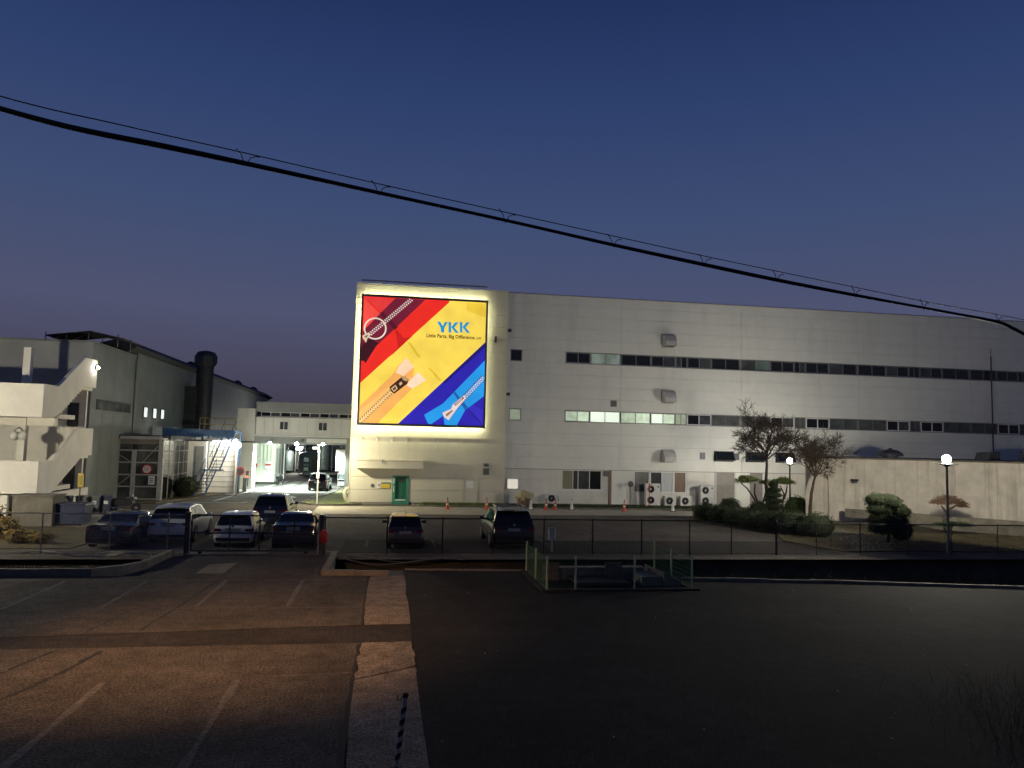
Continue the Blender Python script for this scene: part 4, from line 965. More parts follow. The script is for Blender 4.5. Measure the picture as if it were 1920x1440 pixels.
# ------------------------------------------------------------------ lamps
def lamp_post(x, y, h, label, power, col=(1.0, .90, .70), pr=.5, em='lamp_cool', z=0):
    t = thing('lamp_post', (x, y, z), label, 'lamp post')
    MB().lathe([(.10, 0), (.10, .5), (.06, .55), (.05, h-.35)], (0, 0, 0), 12).build('pole', 'plastic_grey', t, smooth=True)
    MB().lathe([(.05, h-.36), (pr*.5, h-.27), (pr, h-.225), (pr, h-.21), (.06, h-.21)], (0, 0, 0), 18).build('shade_plate', 'dark_steel', t)
    MB().lathe([(.06, h-.205), (.15, h-.15), (.195, h-.01), (.16, h+.13), (.06, h+.19), (.01, h+.19)], (0, 0, 0), 16).build('globe', em, t, smooth=True)
    MB().lathe([(.07, h+.19), (.08, h+.23), (.01, h+.26)], (0, 0, 0), 10).build('finial', 'dark_steel', t)
    point(t, (0, 0, h+.01), power, col, .205)
    return t
def lamps():
    a = lamp_post(26.35, 31.9, 4.45, 'lit globe lamp post at the right in front of the stained building', 43000, (1.0, .92, .74))
    b = lamp_post(28.75, 50.2, 3.95, 'lit globe lamp post behind the bare tree by the factory wall', 12000, (1.0, .95, .84))
    c = lamp_post(-23.6, 33.0, 5.0, 'lit globe lamp post left of the parking lot', 47000, (1.0, .91, .70), .16)
    # utility poles beyond both edges of the view carry the overhead cable; the left one a floodlight
    for x, y, lab in ((-7.6, 6.4, 'concrete utility pole left of the parking lot with a warm floodlight'), (22.6, 16.7, 'concrete utility pole at the right of the dark lot')):
        p = thing('utility_pole', (x, y, 0), lab, 'utility pole')
        MB().lathe([(.19, -.1), (.12, 9.6)], (0, 0, 0), 14).build('pole', 'kerb', p, smooth=True)
        MB().box(-.7, .7, -.06, .06, 8.9, 9.02).build('cross_arm', 'galv', p)
        if x < 0:
            MB().tube([(0, .1, 7.4), (.2, .7, 7.7)], .04, 8).build('arm', 'galv', p)
            hd = MB().box(-.15, .15, -.2, .2, -.1, .1, Matrix.Translation((.25, .85, 7.7)) @ Matrix.Rotation(R(-25), 4, 'X')).build('lamp_head', 'dark_steel', p)
            MB().blob((.25, .95, 7.62), (.12, .12, .08), 8, 0).build('bulb', 'lamp_sodium', hd); MB().box(-.7, 1.3, .6, 1.45, 7.25, 7.27).build('added_cut_off_plate', 'dark_steel', p)  # wide plate added out of view, keeps the beam off the near asphalt
            l = bpy.data.lights.new('lamp_light', 'SPOT'); l.energy = 14500; l.color = (1.0, .52, .23); l.shadow_soft_size = .12; l.spot_size = R(54); l.spot_blend = 1.0
            o = bpy.data.objects.new('lamp_light', l); COL.objects.link(o); o.parent = p; o.location = (.25, 1.1, 7.6)
            d = Vector((-3.9, 16.4, 0))-Vector((-7.35, 7.5, 7.6)); o.rotation_euler = d.to_track_quat('-Z', 'Y').to_euler()
lamps()

# ------------------------------------------------------------------ overhead cable
def cable():
    thick = [(-7.6, 6.4, 8.25), (-6.3, 7.9, 8.42), (-4.971, 9.371, 8.561), (-4.18, 10.14, 8.637), (-3.271, 10.792, 8.741), (-2.24, 11.379, 8.79), (-0.286, 12.251, 8.782), (1.959, 13.021, 8.707), (4.162, 13.632, 8.57), (6.225, 14.113, 8.434), (8.028, 14.479, 8.302), (10.1, 14.85, 8.158), (12.021, 15.154, 8.028), (13.086, 15.309, 7.955), (14.246, 15.467, 7.868), (14.71, 15.534, 7.747), (15.13, 15.595, 7.607), (16.241, 15.752, 7.233), (18.5, 16.1, 6.9), (22.6, 16.7, 7.3)]
    mess = [(-7.6, 6.4, 8.5), (-4.976, 9.36, 8.703), (-3.674, 10.515, 8.86), (-2.245, 11.37, 8.935), (-0.292, 12.24, 8.925), (1.954, 13.01, 8.85), (4.155, 13.618, 8.735), (6.219, 14.101, 8.597), (8.021, 14.465, 8.475), (10.094, 14.837, 8.325), (12.016, 15.144, 8.175), (14.24, 15.455, 8.032), (16.219, 15.706, 7.9), (22.6, 16.7, 7.8)]
    def dense(p):
        p = [Vector(q) for q in p]; out = []
        for k in range(len(p)-1):
            a, b, c, d = p[max(k-1, 0)], p[k], p[k+1], p[min(k+2, len(p)-1)]
            for s in range(5):
                t = s/5; out.append(.5*((2*b)+(c-a)*t+(2*a-5*b+4*c-d)*t*t+(3*b-a-3*c+d)*t*t*t))
        return out+[p[-1]]
    t = thing('overhead_cable', (-7.6, 6.4, 8.25), 'thick black cable hung below a thin wire across the sky', 'cable')
    P = dense(thick)
    MB().tube(P, .030, 8).build('cable', 'cable', t, w=True, smooth=True)
    MB().tube([p+Vector((0, 0, -.028+.012*math.sin(i*.23))) for i, p in enumerate(P)], .016, 6).build('cable', 'cable', t, w=True, smooth=True)
    MB().tube(dense(mess), .0085, 6).build('messenger_wire', 'cable', t, w=True)
    for q in ((-2.24, 11.379, 8.79), (-0.286, 12.251, 8.782), (1.959, 13.021, 8.707), (4.162, 13.632, 8.57), (6.225, 14.113, 8.434), (8.028, 14.479, 8.302), (10.1, 14.85, 8.158), (12.021, 15.154, 8.028), (14.246, 15.467, 7.868)):
        q = Vector(q); h = .15
        d = Vector((.93, .35, -.05))
        MB().tube([q-d*.14+Vector((0, 0, h+.03)), q-d*.06+Vector((0, 0, .10)), q+Vector((0, 0, -.05)), q+d*.07+Vector((0, 0, .09)), q+d*.16+Vector((0, 0, h-.01)), q+d*.2+Vector((0, 0, h-.015))], .008, 6).build('hanger', 'cable', t, w=True)
cable()

# ------------------------------------------------------------------ fences
def chain_mesh(mb, a, b, z0, z1, step=.075, r=.0028):
    """diamond wire: two families of slanting wires between a and b"""
    a, b = Vector(a), Vector(b); L = (b-a).length; d = (b-a)/L; H = z1-z0; n = int((L+H)/step)
    nn = Vector((d.y, -d.x, 0))*r
    for s in (1, -1):
        for k in range(n):
            u0 = k*step-H if s > 0 else k*step
            pts = [(u0, z0), (u0+s*H, z1)]
            (ua, za), (ub, zb) = pts
            def clip(ua, za, ub, zb):
                if ua > ub: ua, za, ub, zb = ub, zb, ua, za
                if ub <= 0 or ua >= L: return None
                if ua < 0: za += (zb-za)*(0-ua)/(ub-ua); ua = 0
                if ub > L: zb = za+(zb-za)*(L-ua)/(ub-ua); ub = L
                return ua, za, ub, zb
            c = clip(ua, za, ub, zb)
            if not c: continue
            p, q = a+d*c[0]+Vector((0, 0, c[1])), a+d*c[2]+Vector((0, 0, c[3]))
            up = Vector((0, 0, r*1.4))
            i = len(mb.v); mb.v += [tuple(p+nn), tuple(p-nn+up), tuple(p-nn-up), tuple(q+nn), tuple(q-nn+up), tuple(q-nn-up)]
            mb.f += [(i, i+1, i+4, i+3), (i+1, i+2, i+5, i+4), (i+2, i, i+3, i+5)]
def fences():
    def run(label, xs, h, m, wire=True):
        t = thing('chain_link_fence', (xs[0], fence_y(xs[0]), 0), label, 'fence')
        for x in xs: MB().lathe([(.028, -.1), (.028, h), (.034, h), (.02, h+.05)], (x, fence_y(x), 0), 8).build('post', m, t, w=True)
        mb = MB(); pth = [(x, fence_y(x), h-.02) for x in xs]; mb.tube(pth, .024, 8).build('top_rail', m, t, w=True)
        MB().tube([(x, fence_y(x), .06) for x in xs], .01, 6).build('bottom_wire', m, t, w=True)
        mb = MB()
        chain_mesh(mb, (xs[0], fence_y(xs[0])+.03, 0), (xs[-1], fence_y(xs[-1])+.03, 0), .05, h-.03)
        tag(mb.build('wire_mesh', m, t, w=True, fix=False), kind='stuff')
    run('grey chain link fence left of the sliding gate', [-17.5, -15.4, -13.25, -10.75, -8.55, -7.85], 1.56, 'galv')
    run('black chain link fence running right from the gate past the dark cars', [-2.4, .15, 2.45, 4.6, 6.8, 8.95, 11.15, 13.35, 15.3, 17.4], 1.5, 'black_metal')
    run('dull chain link fence in front of the garden at the right', [17.45, 19.35, 21.5, 23.9, 26.1, 28.5, 31, 33.5], 1.42, 'dark_steel')
    # sliding gate
    g = thing('sliding_gate', (-7.6, 31.75, 0), 'tubular sliding gate with chain link across the driveway', 'gate')
    y = 31.8; m = 'dark_steel'
    for a, b in (((-7.55, .16), (-2.75, .16)), ((-7.55, 1.56), (-2.75, 1.56)), ((-7.55, .86), (-2.75, .86))): MB().tube([(a[0], y, a[1]), (b[0], y, b[1])], .03, 8).build('rail', m, g, w=True)
    for x in (-7.55, -6.1, -4.95, -3.6, -2.75): MB().tube([(x, y, .16), (x, y, 1.56)], .03, 8).build('stile', m, g, w=True)
    mb = MB(); chain_mesh(mb, (-7.55, y+.03, 0), (-2.75, y+.03, 0), .18, 1.54); tag(mb.build('wire_mesh', m, g, w=True, fix=False), kind='stuff')
    for x in (-7.2, -3.1): MB().lathe([(.07, -.03), (.07, .03)], (x, y, .08), 12, 'y').build('wheel', 'rubber', g, w=True)
    setting(MB().box(-7.7, -2.5, 31.55, 31.72, -.01, .06).build('gate_track', 'kerb'))
    p = thing('gate_post', (-7.72, 31.85, 0), 'thick dark steel gate post left of the sliding gate', 'post'); MB().box(-.09, .09, -.09, .09, 0, 1.65).build('post', 'dark_steel', p); MB().box(-.11, .11, -.11, .11, 1.65, 1.68).build('cap', 'dark_steel', p)
    p = thing('gate_post', (-2.52, 31.8, 0), 'dark gate post with a white reflector strip right of the sliding gate', 'post'); MB().box(-.07, .1, -.08, .08, 0, 1.62).build('post', 'dark_steel', p); MB().box(-.13, -.075, -.1, -.02, 0, 1.58).build('reflector_strip', 'stripe_white', p)
    b = thing('hanging_bag', (-2.42, 31.62, .55), 'bright red bag hanging on the gate post', 'bag')
    MB().blob((0, 0, .22), (.17, .08, .27), 14, .25, 3).build('bag_body', 'bag_red', b, smooth=True); MB().tube([(-.05, 0, .45), (-.02, .02, .6), (.05, 0, .45)], .012, 5).build('strap', 'bag_red', b)
    # hoses lying along the fence foot
    hs = thing('hose', (-11, 31.7, .1), 'pale loose hoses lying along the foot of the left fence', 'hose')
    rn = random.Random(9)
    for k, (x0, x1, yy) in enumerate(((-13.6, -9.2, 31.5), (-12.8, -8.3, 31.35), (-11.5, -8.4, 31.2))):
        MB().tube([(x0+(x1-x0)*i/14, yy+.12*math.sin(i*.9+k*2)+(-.6 if i > 12 and k else 0), .1+.09*math.sin(i*.7+k)-(.12 if i > 12 else 0)) for i in range(15)], .02, 6).build('hose_line', 'hose', hs, w=True, smooth=True)
    hs = thing('hose', (1, 31.2, 0), 'dark tangled hoses in the ditch right of the driveway', 'hose')
    for k in range(3): MB().tube([(-1.4+i*.35, 30.9-.25*k+.1*math.sin(i+k), .02+.12*math.sin(i*.5+k*1.3)-.04*k) for i in range(14)], .02, 6).build('hose_line', 'plastic_grey', hs, w=True, smooth=True)
    c = thing('control_box', (7.3, 32.55, 0), 'grey control box on a post behind the black fence', 'box')
    MB().tube([(0, 0, 0), (0, 0, .6)], .04, 8).build('post', 'galv', c); MB().bbox(-.14, .14, -.1, .1, .55, 1.0, .02).build('box', 'ac_white', c); MB().box(-.17, .17, -.13, .13, 1.0, 1.04).build('lid', 'galv', c); MB().tube([(.1, 0, .6), (.22, .05, .0)], .02, 6).build('cable', 'ink', c)
fences()
def sump():
    t = thing('mesh_fence', (7.7, 24, 0), 'green welded mesh fence round the sump pit', 'fence')
    x0, x1, y0, y1 = 5.25, 10.2, 24.0, 27.6
    ym = 25.85
    posts = [(x0, y0), (x0, ym), (x0, y1), (x1, y0), (x1, ym), (x1, y1), (6.2, y0), (8.2, y0)]
    for x, y in posts: MB().lathe([(.035, 0), (.035, 1.08), (.03, 1.1), (.01, 1.11)], (x, y, 0), 8).build('post', 'post_green', t, w=True); 
    for x, y in posts: MB().box(x-.07, x+.07, y-.07, y+.07, .0, .012).build('foot_plate', 'post_green', t, w=True)
    def panel(a, b):
        a, b = Vector((*a, 0)), Vector((*b, 0)); L = (b-a).length; d = (b-a)/L; mb = MB(); n = int(L/.055)
        for k in range(1, n):
            p = a+d*(L*k/n); mb.tube([p+Vector((0, 0, .06)), p+Vector((0, 0, 1.03))], .0028, 3, False)
        for z in ((.07, .2, .35, .5, .65, .8, .95, 1.02) if a.x == b.x else (.07, .55, 1.02)): mb.tube([a+Vector((0, 0, z)), b+Vector((0, 0, z))], .0042, 4, False)
        mb.build('mesh_panel', 'fence_green', t, w=True, fix=False)
    for a, b in (((x0, y0), (x0, ym)), ((x0, ym), (x0, y1)), ((x1, y0), (x1, ym)), ((x1, ym), (x1, y1)), ((x0, y0), (6.2, y0)), ((6.2, y0), (8.2, y0)), ((8.2, y0), (x1, y0)), ((x0, y1), (x1, y1))): panel(a, b)
    # low concrete rim and the pit kit inside
    rim = thing('sump_pit', (7.7, 25.8, 0), 'low concrete sump with gratings inside the green fence', 'pit')
    rm = MB()
    rm.box(5.05, 10.4, 23.82, 24.12, -.02, .045).box(5.05, 5.35, 24.12, 27.8, -.02, .045).box(10.1, 10.4, 24.12, 27.8, -.02, .045); rm.build('rim', 'asphalt_new', rim, w=True)
    MB().box(5.9, 9.2, 25.9, 26.3, 0, .42).build('cross_wall', 'kerb', rim, w=True); MB().box(8.7, 9.5, 24.7, 25.9, 0, .3).build('side_wall', 'kerb', rim, w=True)
    MB().prism([(9.45, 0), (10.05, 0), (10.05, .15), (9.45, .45)], 24.6, 26.6, 'y').build('ramp', 'kerb', rim, w=True)
    gr = MB()
    for k in range(26): gr.box(6.35+k*.072, 6.38+k*.072, 24.55, 25.75, .1, .16)
    gr.box(6.32, 8.25, 24.5, 24.55, .08, .17).box(6.32, 8.25, 25.75, 25.8, .08, .17); gr.build('grating', 'dark_steel', rim, w=True)
    for x, lab in ((5.75, 'dull red board standing at the left inside the green fence'), (8.0, 'dull red board leaning in the middle of the green fence')):
        b = thing('board', (x, 25.7, 0), lab, 'board'); MB().box(-.3, .3, 0, .04, .02, .62).build('face', 'crate_wood', b); MB().box(-.3, .3, .04, .08, .02, .08).build('batten', 'crate_wood', b)
sump()

# ------------------------------------------------------------------ cars
def mkpaint(name, col, metal=.3, rough=.3):
    m = mat(name, col, rough, metal, var=0, coat=.8); m.node_tree.nodes['Principled BSDF'].inputs['Coat Roughness'].default_value = .06
    return name
mat('car_glass', (.006, .007, .008), .05, var=0, spec=.7); mat('tail_red', (.14, .008, .008), .15, var=.2, scale=20, coat=.8); mat('lamp_clear', (.5, .5, .5), .15, .3, var=0)
mat('plate', (.36, .37, .36), .45, var=.1, scale=20); mat('trim_black', (.014, .014, .015), .5, var=.1); mat('chrome', (.65, .65, .65), .12, 1, var=0); mat('rim_alloy', (.34, .34, .35), .3, .8, var=.1)
PROF = {
 'sedan': dict(top=[(0, .50), (.012, .62), (.03, .715), (.07, .735), (.15, .75), (.17, .76), (.31, .965), (.38, .995), (.47, 1.0), (.55, .97), (.70, .735), (.74, .71), (.93, .60), (.985, .52), (1, .36)], belt=.665, glass=(.185, .295), shield=(.575, .685), side=[(.235, .40), (.415, .60)], rearv=(.0, .98)),
 'suv': dict(top=[(0, .46), (.008, .56), (.022, .60), (.035, .64), (.10, .92), (.125, .965), (.2, .99), (.38, 1.0), (.50, .97), (.56, .94), (.70, .665), (.74, .64), (.93, .565), (.985, .5), (1, .34)], belt=.60, glass=(.04, .098), shield=(.575, .685), side=[(.115, .25), (.265, .42), (.435, .60)], rearv=(0, .95)),
 'hatch': dict(top=[(0, .42), (.008, .52), (.02, .585), (.035, .63), (.10, .92), (.125, .965), (.2, .992), (.36, 1.0), (.50, .975), (.58, .93), (.74, .66), (.79, .635), (.94, .55), (.985, .48), (1, .32)], belt=.60, glass=(.04, .098), shield=(.60, .72), side=[(.12, .24), (.255, .42), (.435, .62)], rearv=(0, .95)),
}
def interp(tab, y):
    for (a, za), (b, zb) in zip(tab[:-1], tab[1:]):
        if y <= b:
            t = (y-a)/(b-a) if b > a else 0
            return za+(zb-za)*t
    return tab[-1][1]
def car(x, y, L, W, H, kind, paint, label, rz=0, glass='car_glass', rails=False, antenna=True, plate='plate', light='tail_red', spoiler=False):
    t = thing('parked_car', (x, y, 0), label, 'car', 'cars parked in the factory yard', rz)
    pr = PROF[kind]; zb = pr['belt']*H; z0 = .2; hw = W/2
    def sect(f):
        zt = interp(pr['top'], f)*H
        tap = 1-.10*max(0, 1-f/.07)**2-.16*max(0, (f-.86)/.14)**2
        w_ = hw*tap; g = max(0, min(1, (zt-zb)/(H-zb)))
        b = min(zb, zt-.05)
        zl = z0+.02
        bottom = .30-.09*min(1, f/.03) if f < .03 else (.21+.12*max(0, (f-.95)/.05))
        wr = w_*(.95-.22*g)
        pts = [(0, bottom), (w_*.86, bottom), (w_*.97, bottom+.08), (w_, z0+(b-z0)*.45), (w_*.995, z0+(b-z0)*.72), (w_*.955, b), (w_*.955+(wr-w_*.955)*.5, b+(zt-.05-b)*.52), (wr, zt-.055 if g > .1 else zt-.03), (wr*.86, zt-.018), (wr*.5, zt-.004), (0, zt)]
        return pts
    N = 72; fs = sorted(set([k/N for k in range(N+1)]+[p[0] for p in pr['top']]))
    mb = MB(); secs = [sect(f) for f in fs]; n = len(secs[0])
    for f, s in zip(fs, secs): mb.v += [(px, f*L, pz) for px, pz in s]+[(-px, f*L, pz) for px, pz in s]
    for i in range(len(fs)-1):
        for s in (0, n):
            for j in range(n-1):
                a = i*2*n+s+j; c = (i+1)*2*n+s+j; mb.f.append((a, a+1, c+1, c))
    mb.f.append(tuple(range(n))+tuple(range(2*n-1, n-1, -1))); e = (len(fs)-1)*2*n
    mb.f.append(tuple(e+k for k in range(n))+tuple(e+k for k in range(2*n-1, n-1, -1)))
    body = mb.build('body', paint, t, smooth=True)
    def surf(f, v):
        s = sect(f); j = min(int(v), n-2); k = v-j
        return Vector((s[j][0]+(s[j+1][0]-s[j][0])*k, f*L, s[j][1]+(s[j+1][1]-s[j][1])*k))
    def skin(name, m, f0, f1, v0, v1, side, nf=6, nv=4, off=.007, skew=0, parent=None, shift0=0, shift1=0):
        q = MB(); grid = []
        for a in range(nf+1):
            row = []
            for c in range(nv+1):
                tv = c/nv; ff0 = f0+shift0*tv; ff1 = f1+shift1*tv
                f = ff0+(ff1-ff0)*a/nf; v = v0+(v1-v0)*tv
                p = surf(f, v); d1 = surf(min(1, f+.004), v)-p; d2 = surf(f, min(n-1.001, v+.05))-p; nr = d1.cross(d2)
                if nr.length > 1e-9: nr.normalize()
                if nr.x < 0 and abs(nr.x) > .35: nr = -nr
                if abs(nr.x) <= .35 and nr.z < 0 and f > .015: nr = -nr
                if f <= .015 and nr.y > 0: nr = -nr
                p = p+nr*off; row.append((p.x*side, p.y, p.z))
            grid.append(row)
        for a in range(nf):
            for c in range(nv): q.quad(grid[a][c], grid[a+1][c], grid[a+1][c+1], grid[a][c+1])
        return q.build(name, m, parent or t, smooth=True)
    # glazing
    def full(name, f0, f1, v0):
        q = MB(); grid = []
        for a in range(7):
            f = f0+(f1-f0)*a/6; row = []
            for c in range(-8, 9):
                v = n-1-(n-1-v0)*abs(c)/8
                p = surf(f, min(v, n-1.0001)); dn = Vector((0, -(interp(pr['top'], f+.003)-interp(pr['top'], f-.003))*H, .006*L)).normalized()
                p = Vector((p.x*(1 if c >= 0 else -1), p.y, p.z))+dn*.008; row.append(tuple(p))
            grid.append(row)
        for a in range(6):
            for c in range(16): q.quad(grid[a][c], grid[a+1][c], grid[a+1][c+1], grid[a][c+1])
        return q.build(name, glass, t, smooth=True)
    full('rear_window', *pr['glass'], 7.25); full('windscreen', *pr['shield'], 7.3)
    for s in (-1, 1):
        for k, (f0, f1) in enumerate(pr['side']):
            last = k == len(pr['side'])-1
            skin('side_window', glass, f0, f1, 5.12, 6.86, s, shift0=.05 if k == 0 else 0, shift1=-.085 if last else 0)
        # rear lights wrap the corner
        zl = 4.15
        skin('tail_light', light, .004, .05, 4.25, 5.05 if kind == 'sedan' else 5.4, s, nf=4, nv=4, off=.012)
        b0 = MB(); zz = .60*H if kind == 'sedan' else .53*H
        b0.box(hw*.60, hw*.90, -.022, .05, zz-.055, zz+.055) if s > 0 else b0.box(-hw*.90, -hw*.60, -.022, .05, zz-.055, zz+.055)
        b0.build('tail_light', light, t)
        m_ = MB().bbox(s*(hw+.11)-.10, s*(hw+.11)+.10, L*.625-.06, L*.625+.07, zb+.0, zb+.14, .03).build('mirror', paint if not rails else 'trim_black', t)
        MB().tube([(s*(hw-.06), L*.625, zb+.03), (s*(hw+.03), L*.625, zb+.05)], .03, 6).build('mirror_arm', 'trim_black', m_)
        for f in (.34, .52): MB().box(s*hw-.012 if s > 0 else -hw-.016, s*hw+.016 if s > 0 else -hw+.012, f*L, f*L+.2, zb-.16, zb-.13).build('door_handle', paint, t)
        skin('sill_trim', 'trim_black', .2, .84, 1.2, 2.3, s, nf=6, nv=2, off=.006)
        # wheels
        for f in (.185, .80):
            r = .325 if kind != 'suv' else .36
            a = MB()
            yc = f*L
            ar = MB().lathe([(r+.075, hw-.2), (r+.075, hw+.004)], (0, 0, 0), 24, 'x')
            ar.v = [(s*vx, vy+yc, vz+r) for vx, vy, vz in ar.v]; ar.v = [(vx, vy, max(vz, .19)) for vx, vy, vz in ar.v]
            wh = ar.build('wheel_arch', 'trim_black', t)
            ty = MB().lathe([(r*.62, hw-.21), (r*.95, hw-.21), (r, hw-.17), (r, hw-.02), (r*.95, hw+.012), (r*.66, hw+.012)], (0, 0, 0), 24, 'x'); ty.v = [(s*vx, vy+yc, vz+r) for vx, vy, vz in ty.v]
            wl = ty.build('wheel', 'rubber', t, smooth=True)
            ri = MB().lathe([(.03, hw+.0), (r*.2, hw+.016), (r*.6, hw+.016), (r*.66, hw+.02)], (0, 0, 0), 10, 'x'); ri.v = [(s*vx, vy+yc, vz+r) for vx, vy, vz in ri.v]
            ri.build('rim', 'rim_alloy', wl)
    # rear bumper strip, plate, badge
    MB().box(-hw*.82, hw*.82, -.03, .05, .30, .44).build('bumper', 'trim_black', t)
    pz = .62*H if kind == 'sedan' else .50*H
    pp = MB().box(-.27, .27, -.028, .04, pz-.075, pz+.055).build('number_plate', plate, t)
    MB().box(-.33, .33, -.026, .03, pz+.07, pz+.10).build('plate_garnish', 'trim_black' if paint != 'paint_blackest' else 'chrome', t)
    for s in (-1, 1): MB().box(s*hw*.72-.09, s*hw*.72+.09, -.036, .03, .40, .45).build('reflector', 'tail_red', t)
    bd = MB().lathe([(.0, -.025), (.055, -.025), (.055, -.01), (0, -.01)], (0, 0, pz+.20), 14, 'y').build('badge', 'chrome', t)
    if kind == 'sedan': bd.location = (0, .05, 0)
    if kind != 'sedan': MB().prism([(L*.098, H*.955), (L*.13, H*.985), (L*.098-.16, H*.955+.005), (L*.098-.16, H*.94)], -hw*.66, hw*.66, 'x').build('roof_spoiler', paint, t); MB().box(-.16, .16, L*.075, L*.09, H*.925, H*.945).build('brake_light', 'tail_red', t)
    if antenna: MB().tube([(0, L*.17, H*.975), (0, L*.15, H+.17)], .008, 5).build('antenna', 'trim_black', t)
    if rails:
        for s in (-1, 1): MB().tube([(s*hw*.68, L*.17, H*.97), (s*hw*.69, L*.2, H+.05), (s*hw*.69, L*.46, H+.05), (s*hw*.68, L*.5, H*.965)], .025, 6).build('roof_rail', 'chrome', t)
        for f in (.26, .40): MB().box(-hw*.69, hw*.69, f*L-.03, f*L+.03, H+.03, H+.065).build('roof_bar', 'galv', t)
    return t
mkpaint('paint_black', (.010, .010, .012)); mkpaint('paint_blackest', (.006, .006, .007), .2, .25); mkpaint('paint_silver', (.60, .59, .57), .15, .35); mkpaint('paint_whitecar', (.74, .73, .70), 0, .35)
mkpaint('paint_navy', (.02, .028, .06), .4, .3); mkpaint('paint_grey', (.075, .07, .075), .5, .35); mkpaint('paint_darksuv', (.012, .014, .02), .3, .25)
car(-11.1, 33.1, 4.85, 1.86, 1.40, 'sedan', 'paint_blackest', 'glossy black sedan parked leftmost behind the grey fence', antenna=False)
car(-9.2, 34.7, 4.6, 1.86, 1.66, 'suv', 'paint_silver', 'silver SUV parked between the black sedan and the white hatchback')
car(-6.32, 33.6, 3.9, 1.66, 1.46, 'hatch', 'paint_whitecar', 'white hatchback parked behind the sliding gate', antenna=False)
car(-3.82, 33.3, 4.7, 1.86, 1.42, 'sedan', 'paint_black', 'black sedan parked right of the white hatchback', antenna=False)
car(-5.95, 41.2, 4.5, 1.85, 1.70, 'suv', 'paint_navy', 'dark navy SUV standing farther back in the yard behind the white hatchback')
car(.93, 33.4, 3.9, 1.62, 1.46, 'hatch', 'paint_grey', 'small dark grey hatchback parked alone behind the black fence')
car(5.75, 33.3, 4.85, 1.98, 1.75, 'suv', 'paint_darksuv', 'big black SUV with roof rails behind the black fence', rails=True, antenna=False)
car(-6.1, 70.2, 4.6, 1.75, 1.62, 'suv', 'paint_black', 'black SUV standing on the road under the gatehouse', antenna=False, rz=R(-2))

# ------------------------------------------------------------------ small things along the wall
def cone(x, y, m, label):
    t = thing('traffic_cone', (x, y, .005), label, 'traffic cone', 'traffic cones along the factory wall')
    MB().bbox(-.2, .2, -.2, .2, 0, .04, .03).build('base', 'rubber' if m == 'cone_white' else m, t)
    MB().lathe([(.15, .04), (.13, .08), (.035, .70), (.03, .72)], (0, 0, 0), 16).build('cone', m, t, smooth=True)
    MB().lathe([(.098, .30), (.076, .43)], (0, 0, 0), 16).build('band', 'cone_white' if m != 'cone_white' else 'cone_white', t)
    MB().lathe([(.06, .54), (.05, .60)], (0, 0, 0), 16).build('band', 'cone_white', t)
    MB().lathe([(.035, .72), (.035, .80), (.01, .82)], (0, 0, 0), 10).build('tip', 'ink', t)
for x, y, m, lab in ((4.36, 53.2, 'cone_orange', 'orange traffic cone in front of the tower, nearest the green door'), (7.17, 53.4, 'cone_orange', 'orange traffic cone in front of the cream service door'), (10.35, 53.2, 'cone_white', 'white traffic cone just behind the big black SUV'),
        (11.5, 53.3, 'cone_orange', 'left orange cone of the pair below the small outdoor unit'), (12.17, 53.35, 'cone_orange', 'right orange cone of the pair below the small outdoor unit'), (13.4, 53.35, 'cone_white', 'white traffic cone below the olive curtained window'),
        (17.2, 52.8, 'cone_orange', 'lone orange traffic cone below the pale pier'), (20.95, 52.9, 'cone_white', 'white traffic cone in front of the small outdoor units')): cone(x, y, m, lab)
def ac(x, w_, h, fans, label, z=.12, y=56.6):
    t = thing('outdoor_unit', (x, y, 0), label, 'air conditioner', 'air conditioner units on the factory wall')
    MB().bbox(0, w_, 0, .42, z, z+h, .02).build('casing', 'ac_white', t)
    for f in range(fans):
        cz = z+h*(f+.5)/fans; r = min(.29, h/fans*.42); cx = .08+r+.03
        g = MB().lathe([(.0, -.012), (r, -.012), (r, .01), (0, .01)], (cx, 0, cz), 20, 'y').build('fan_grille', 'ac_grille', t)
        MB().lathe([(r*.25, -.02), (r*.25, -.012), (0, -.012)], (cx, 0, cz), 12, 'y').build('hub', 'ac_white', g)
        q = MB()
        for rr in (.5, .75, .98): q.lathe([(r*rr-.008, -.016), (r*rr+.008, -.016), (r*rr+.008, -.012), (r*rr-.008, -.012)], (cx, 0, cz), 20, 'y')
        q.build('guard_ring', 'plastic_grey', g)
    for fx in (.06, w_-.12): MB().box(fx, fx+.06, .02, .4, 0, z).build('foot', 'galv', t)
    MB().tube([(w_, .2, z+.2), (w_+.12, .25, z+.12), (w_+.14, .45, z+.35), (w_+.14, .8, z+.5)], .025, 6).build('pipe', 'ink', t)
    if fans > 1: MB().box(w_-.25, w_-.13, -.008, .0, z+h-.3, z+h-.18).build('badge', 'ink', t)
ac(12.25, .85, .62, 1, 'small outdoor unit on the wall left of the olive curtained window', .28); ac(20.2, 1.2, 1.7, 2, 'tall two fan outdoor unit left of the low pair'); ac(21.75, .95, .75, 1, 'left one of the two low outdoor units under the window')
ac(23.05, .95, .75, 1, 'right one of the two low outdoor units under the window'); ac(24.75, 1.15, 1.65, 2, 'tall two fan outdoor unit beside the brown shutter')
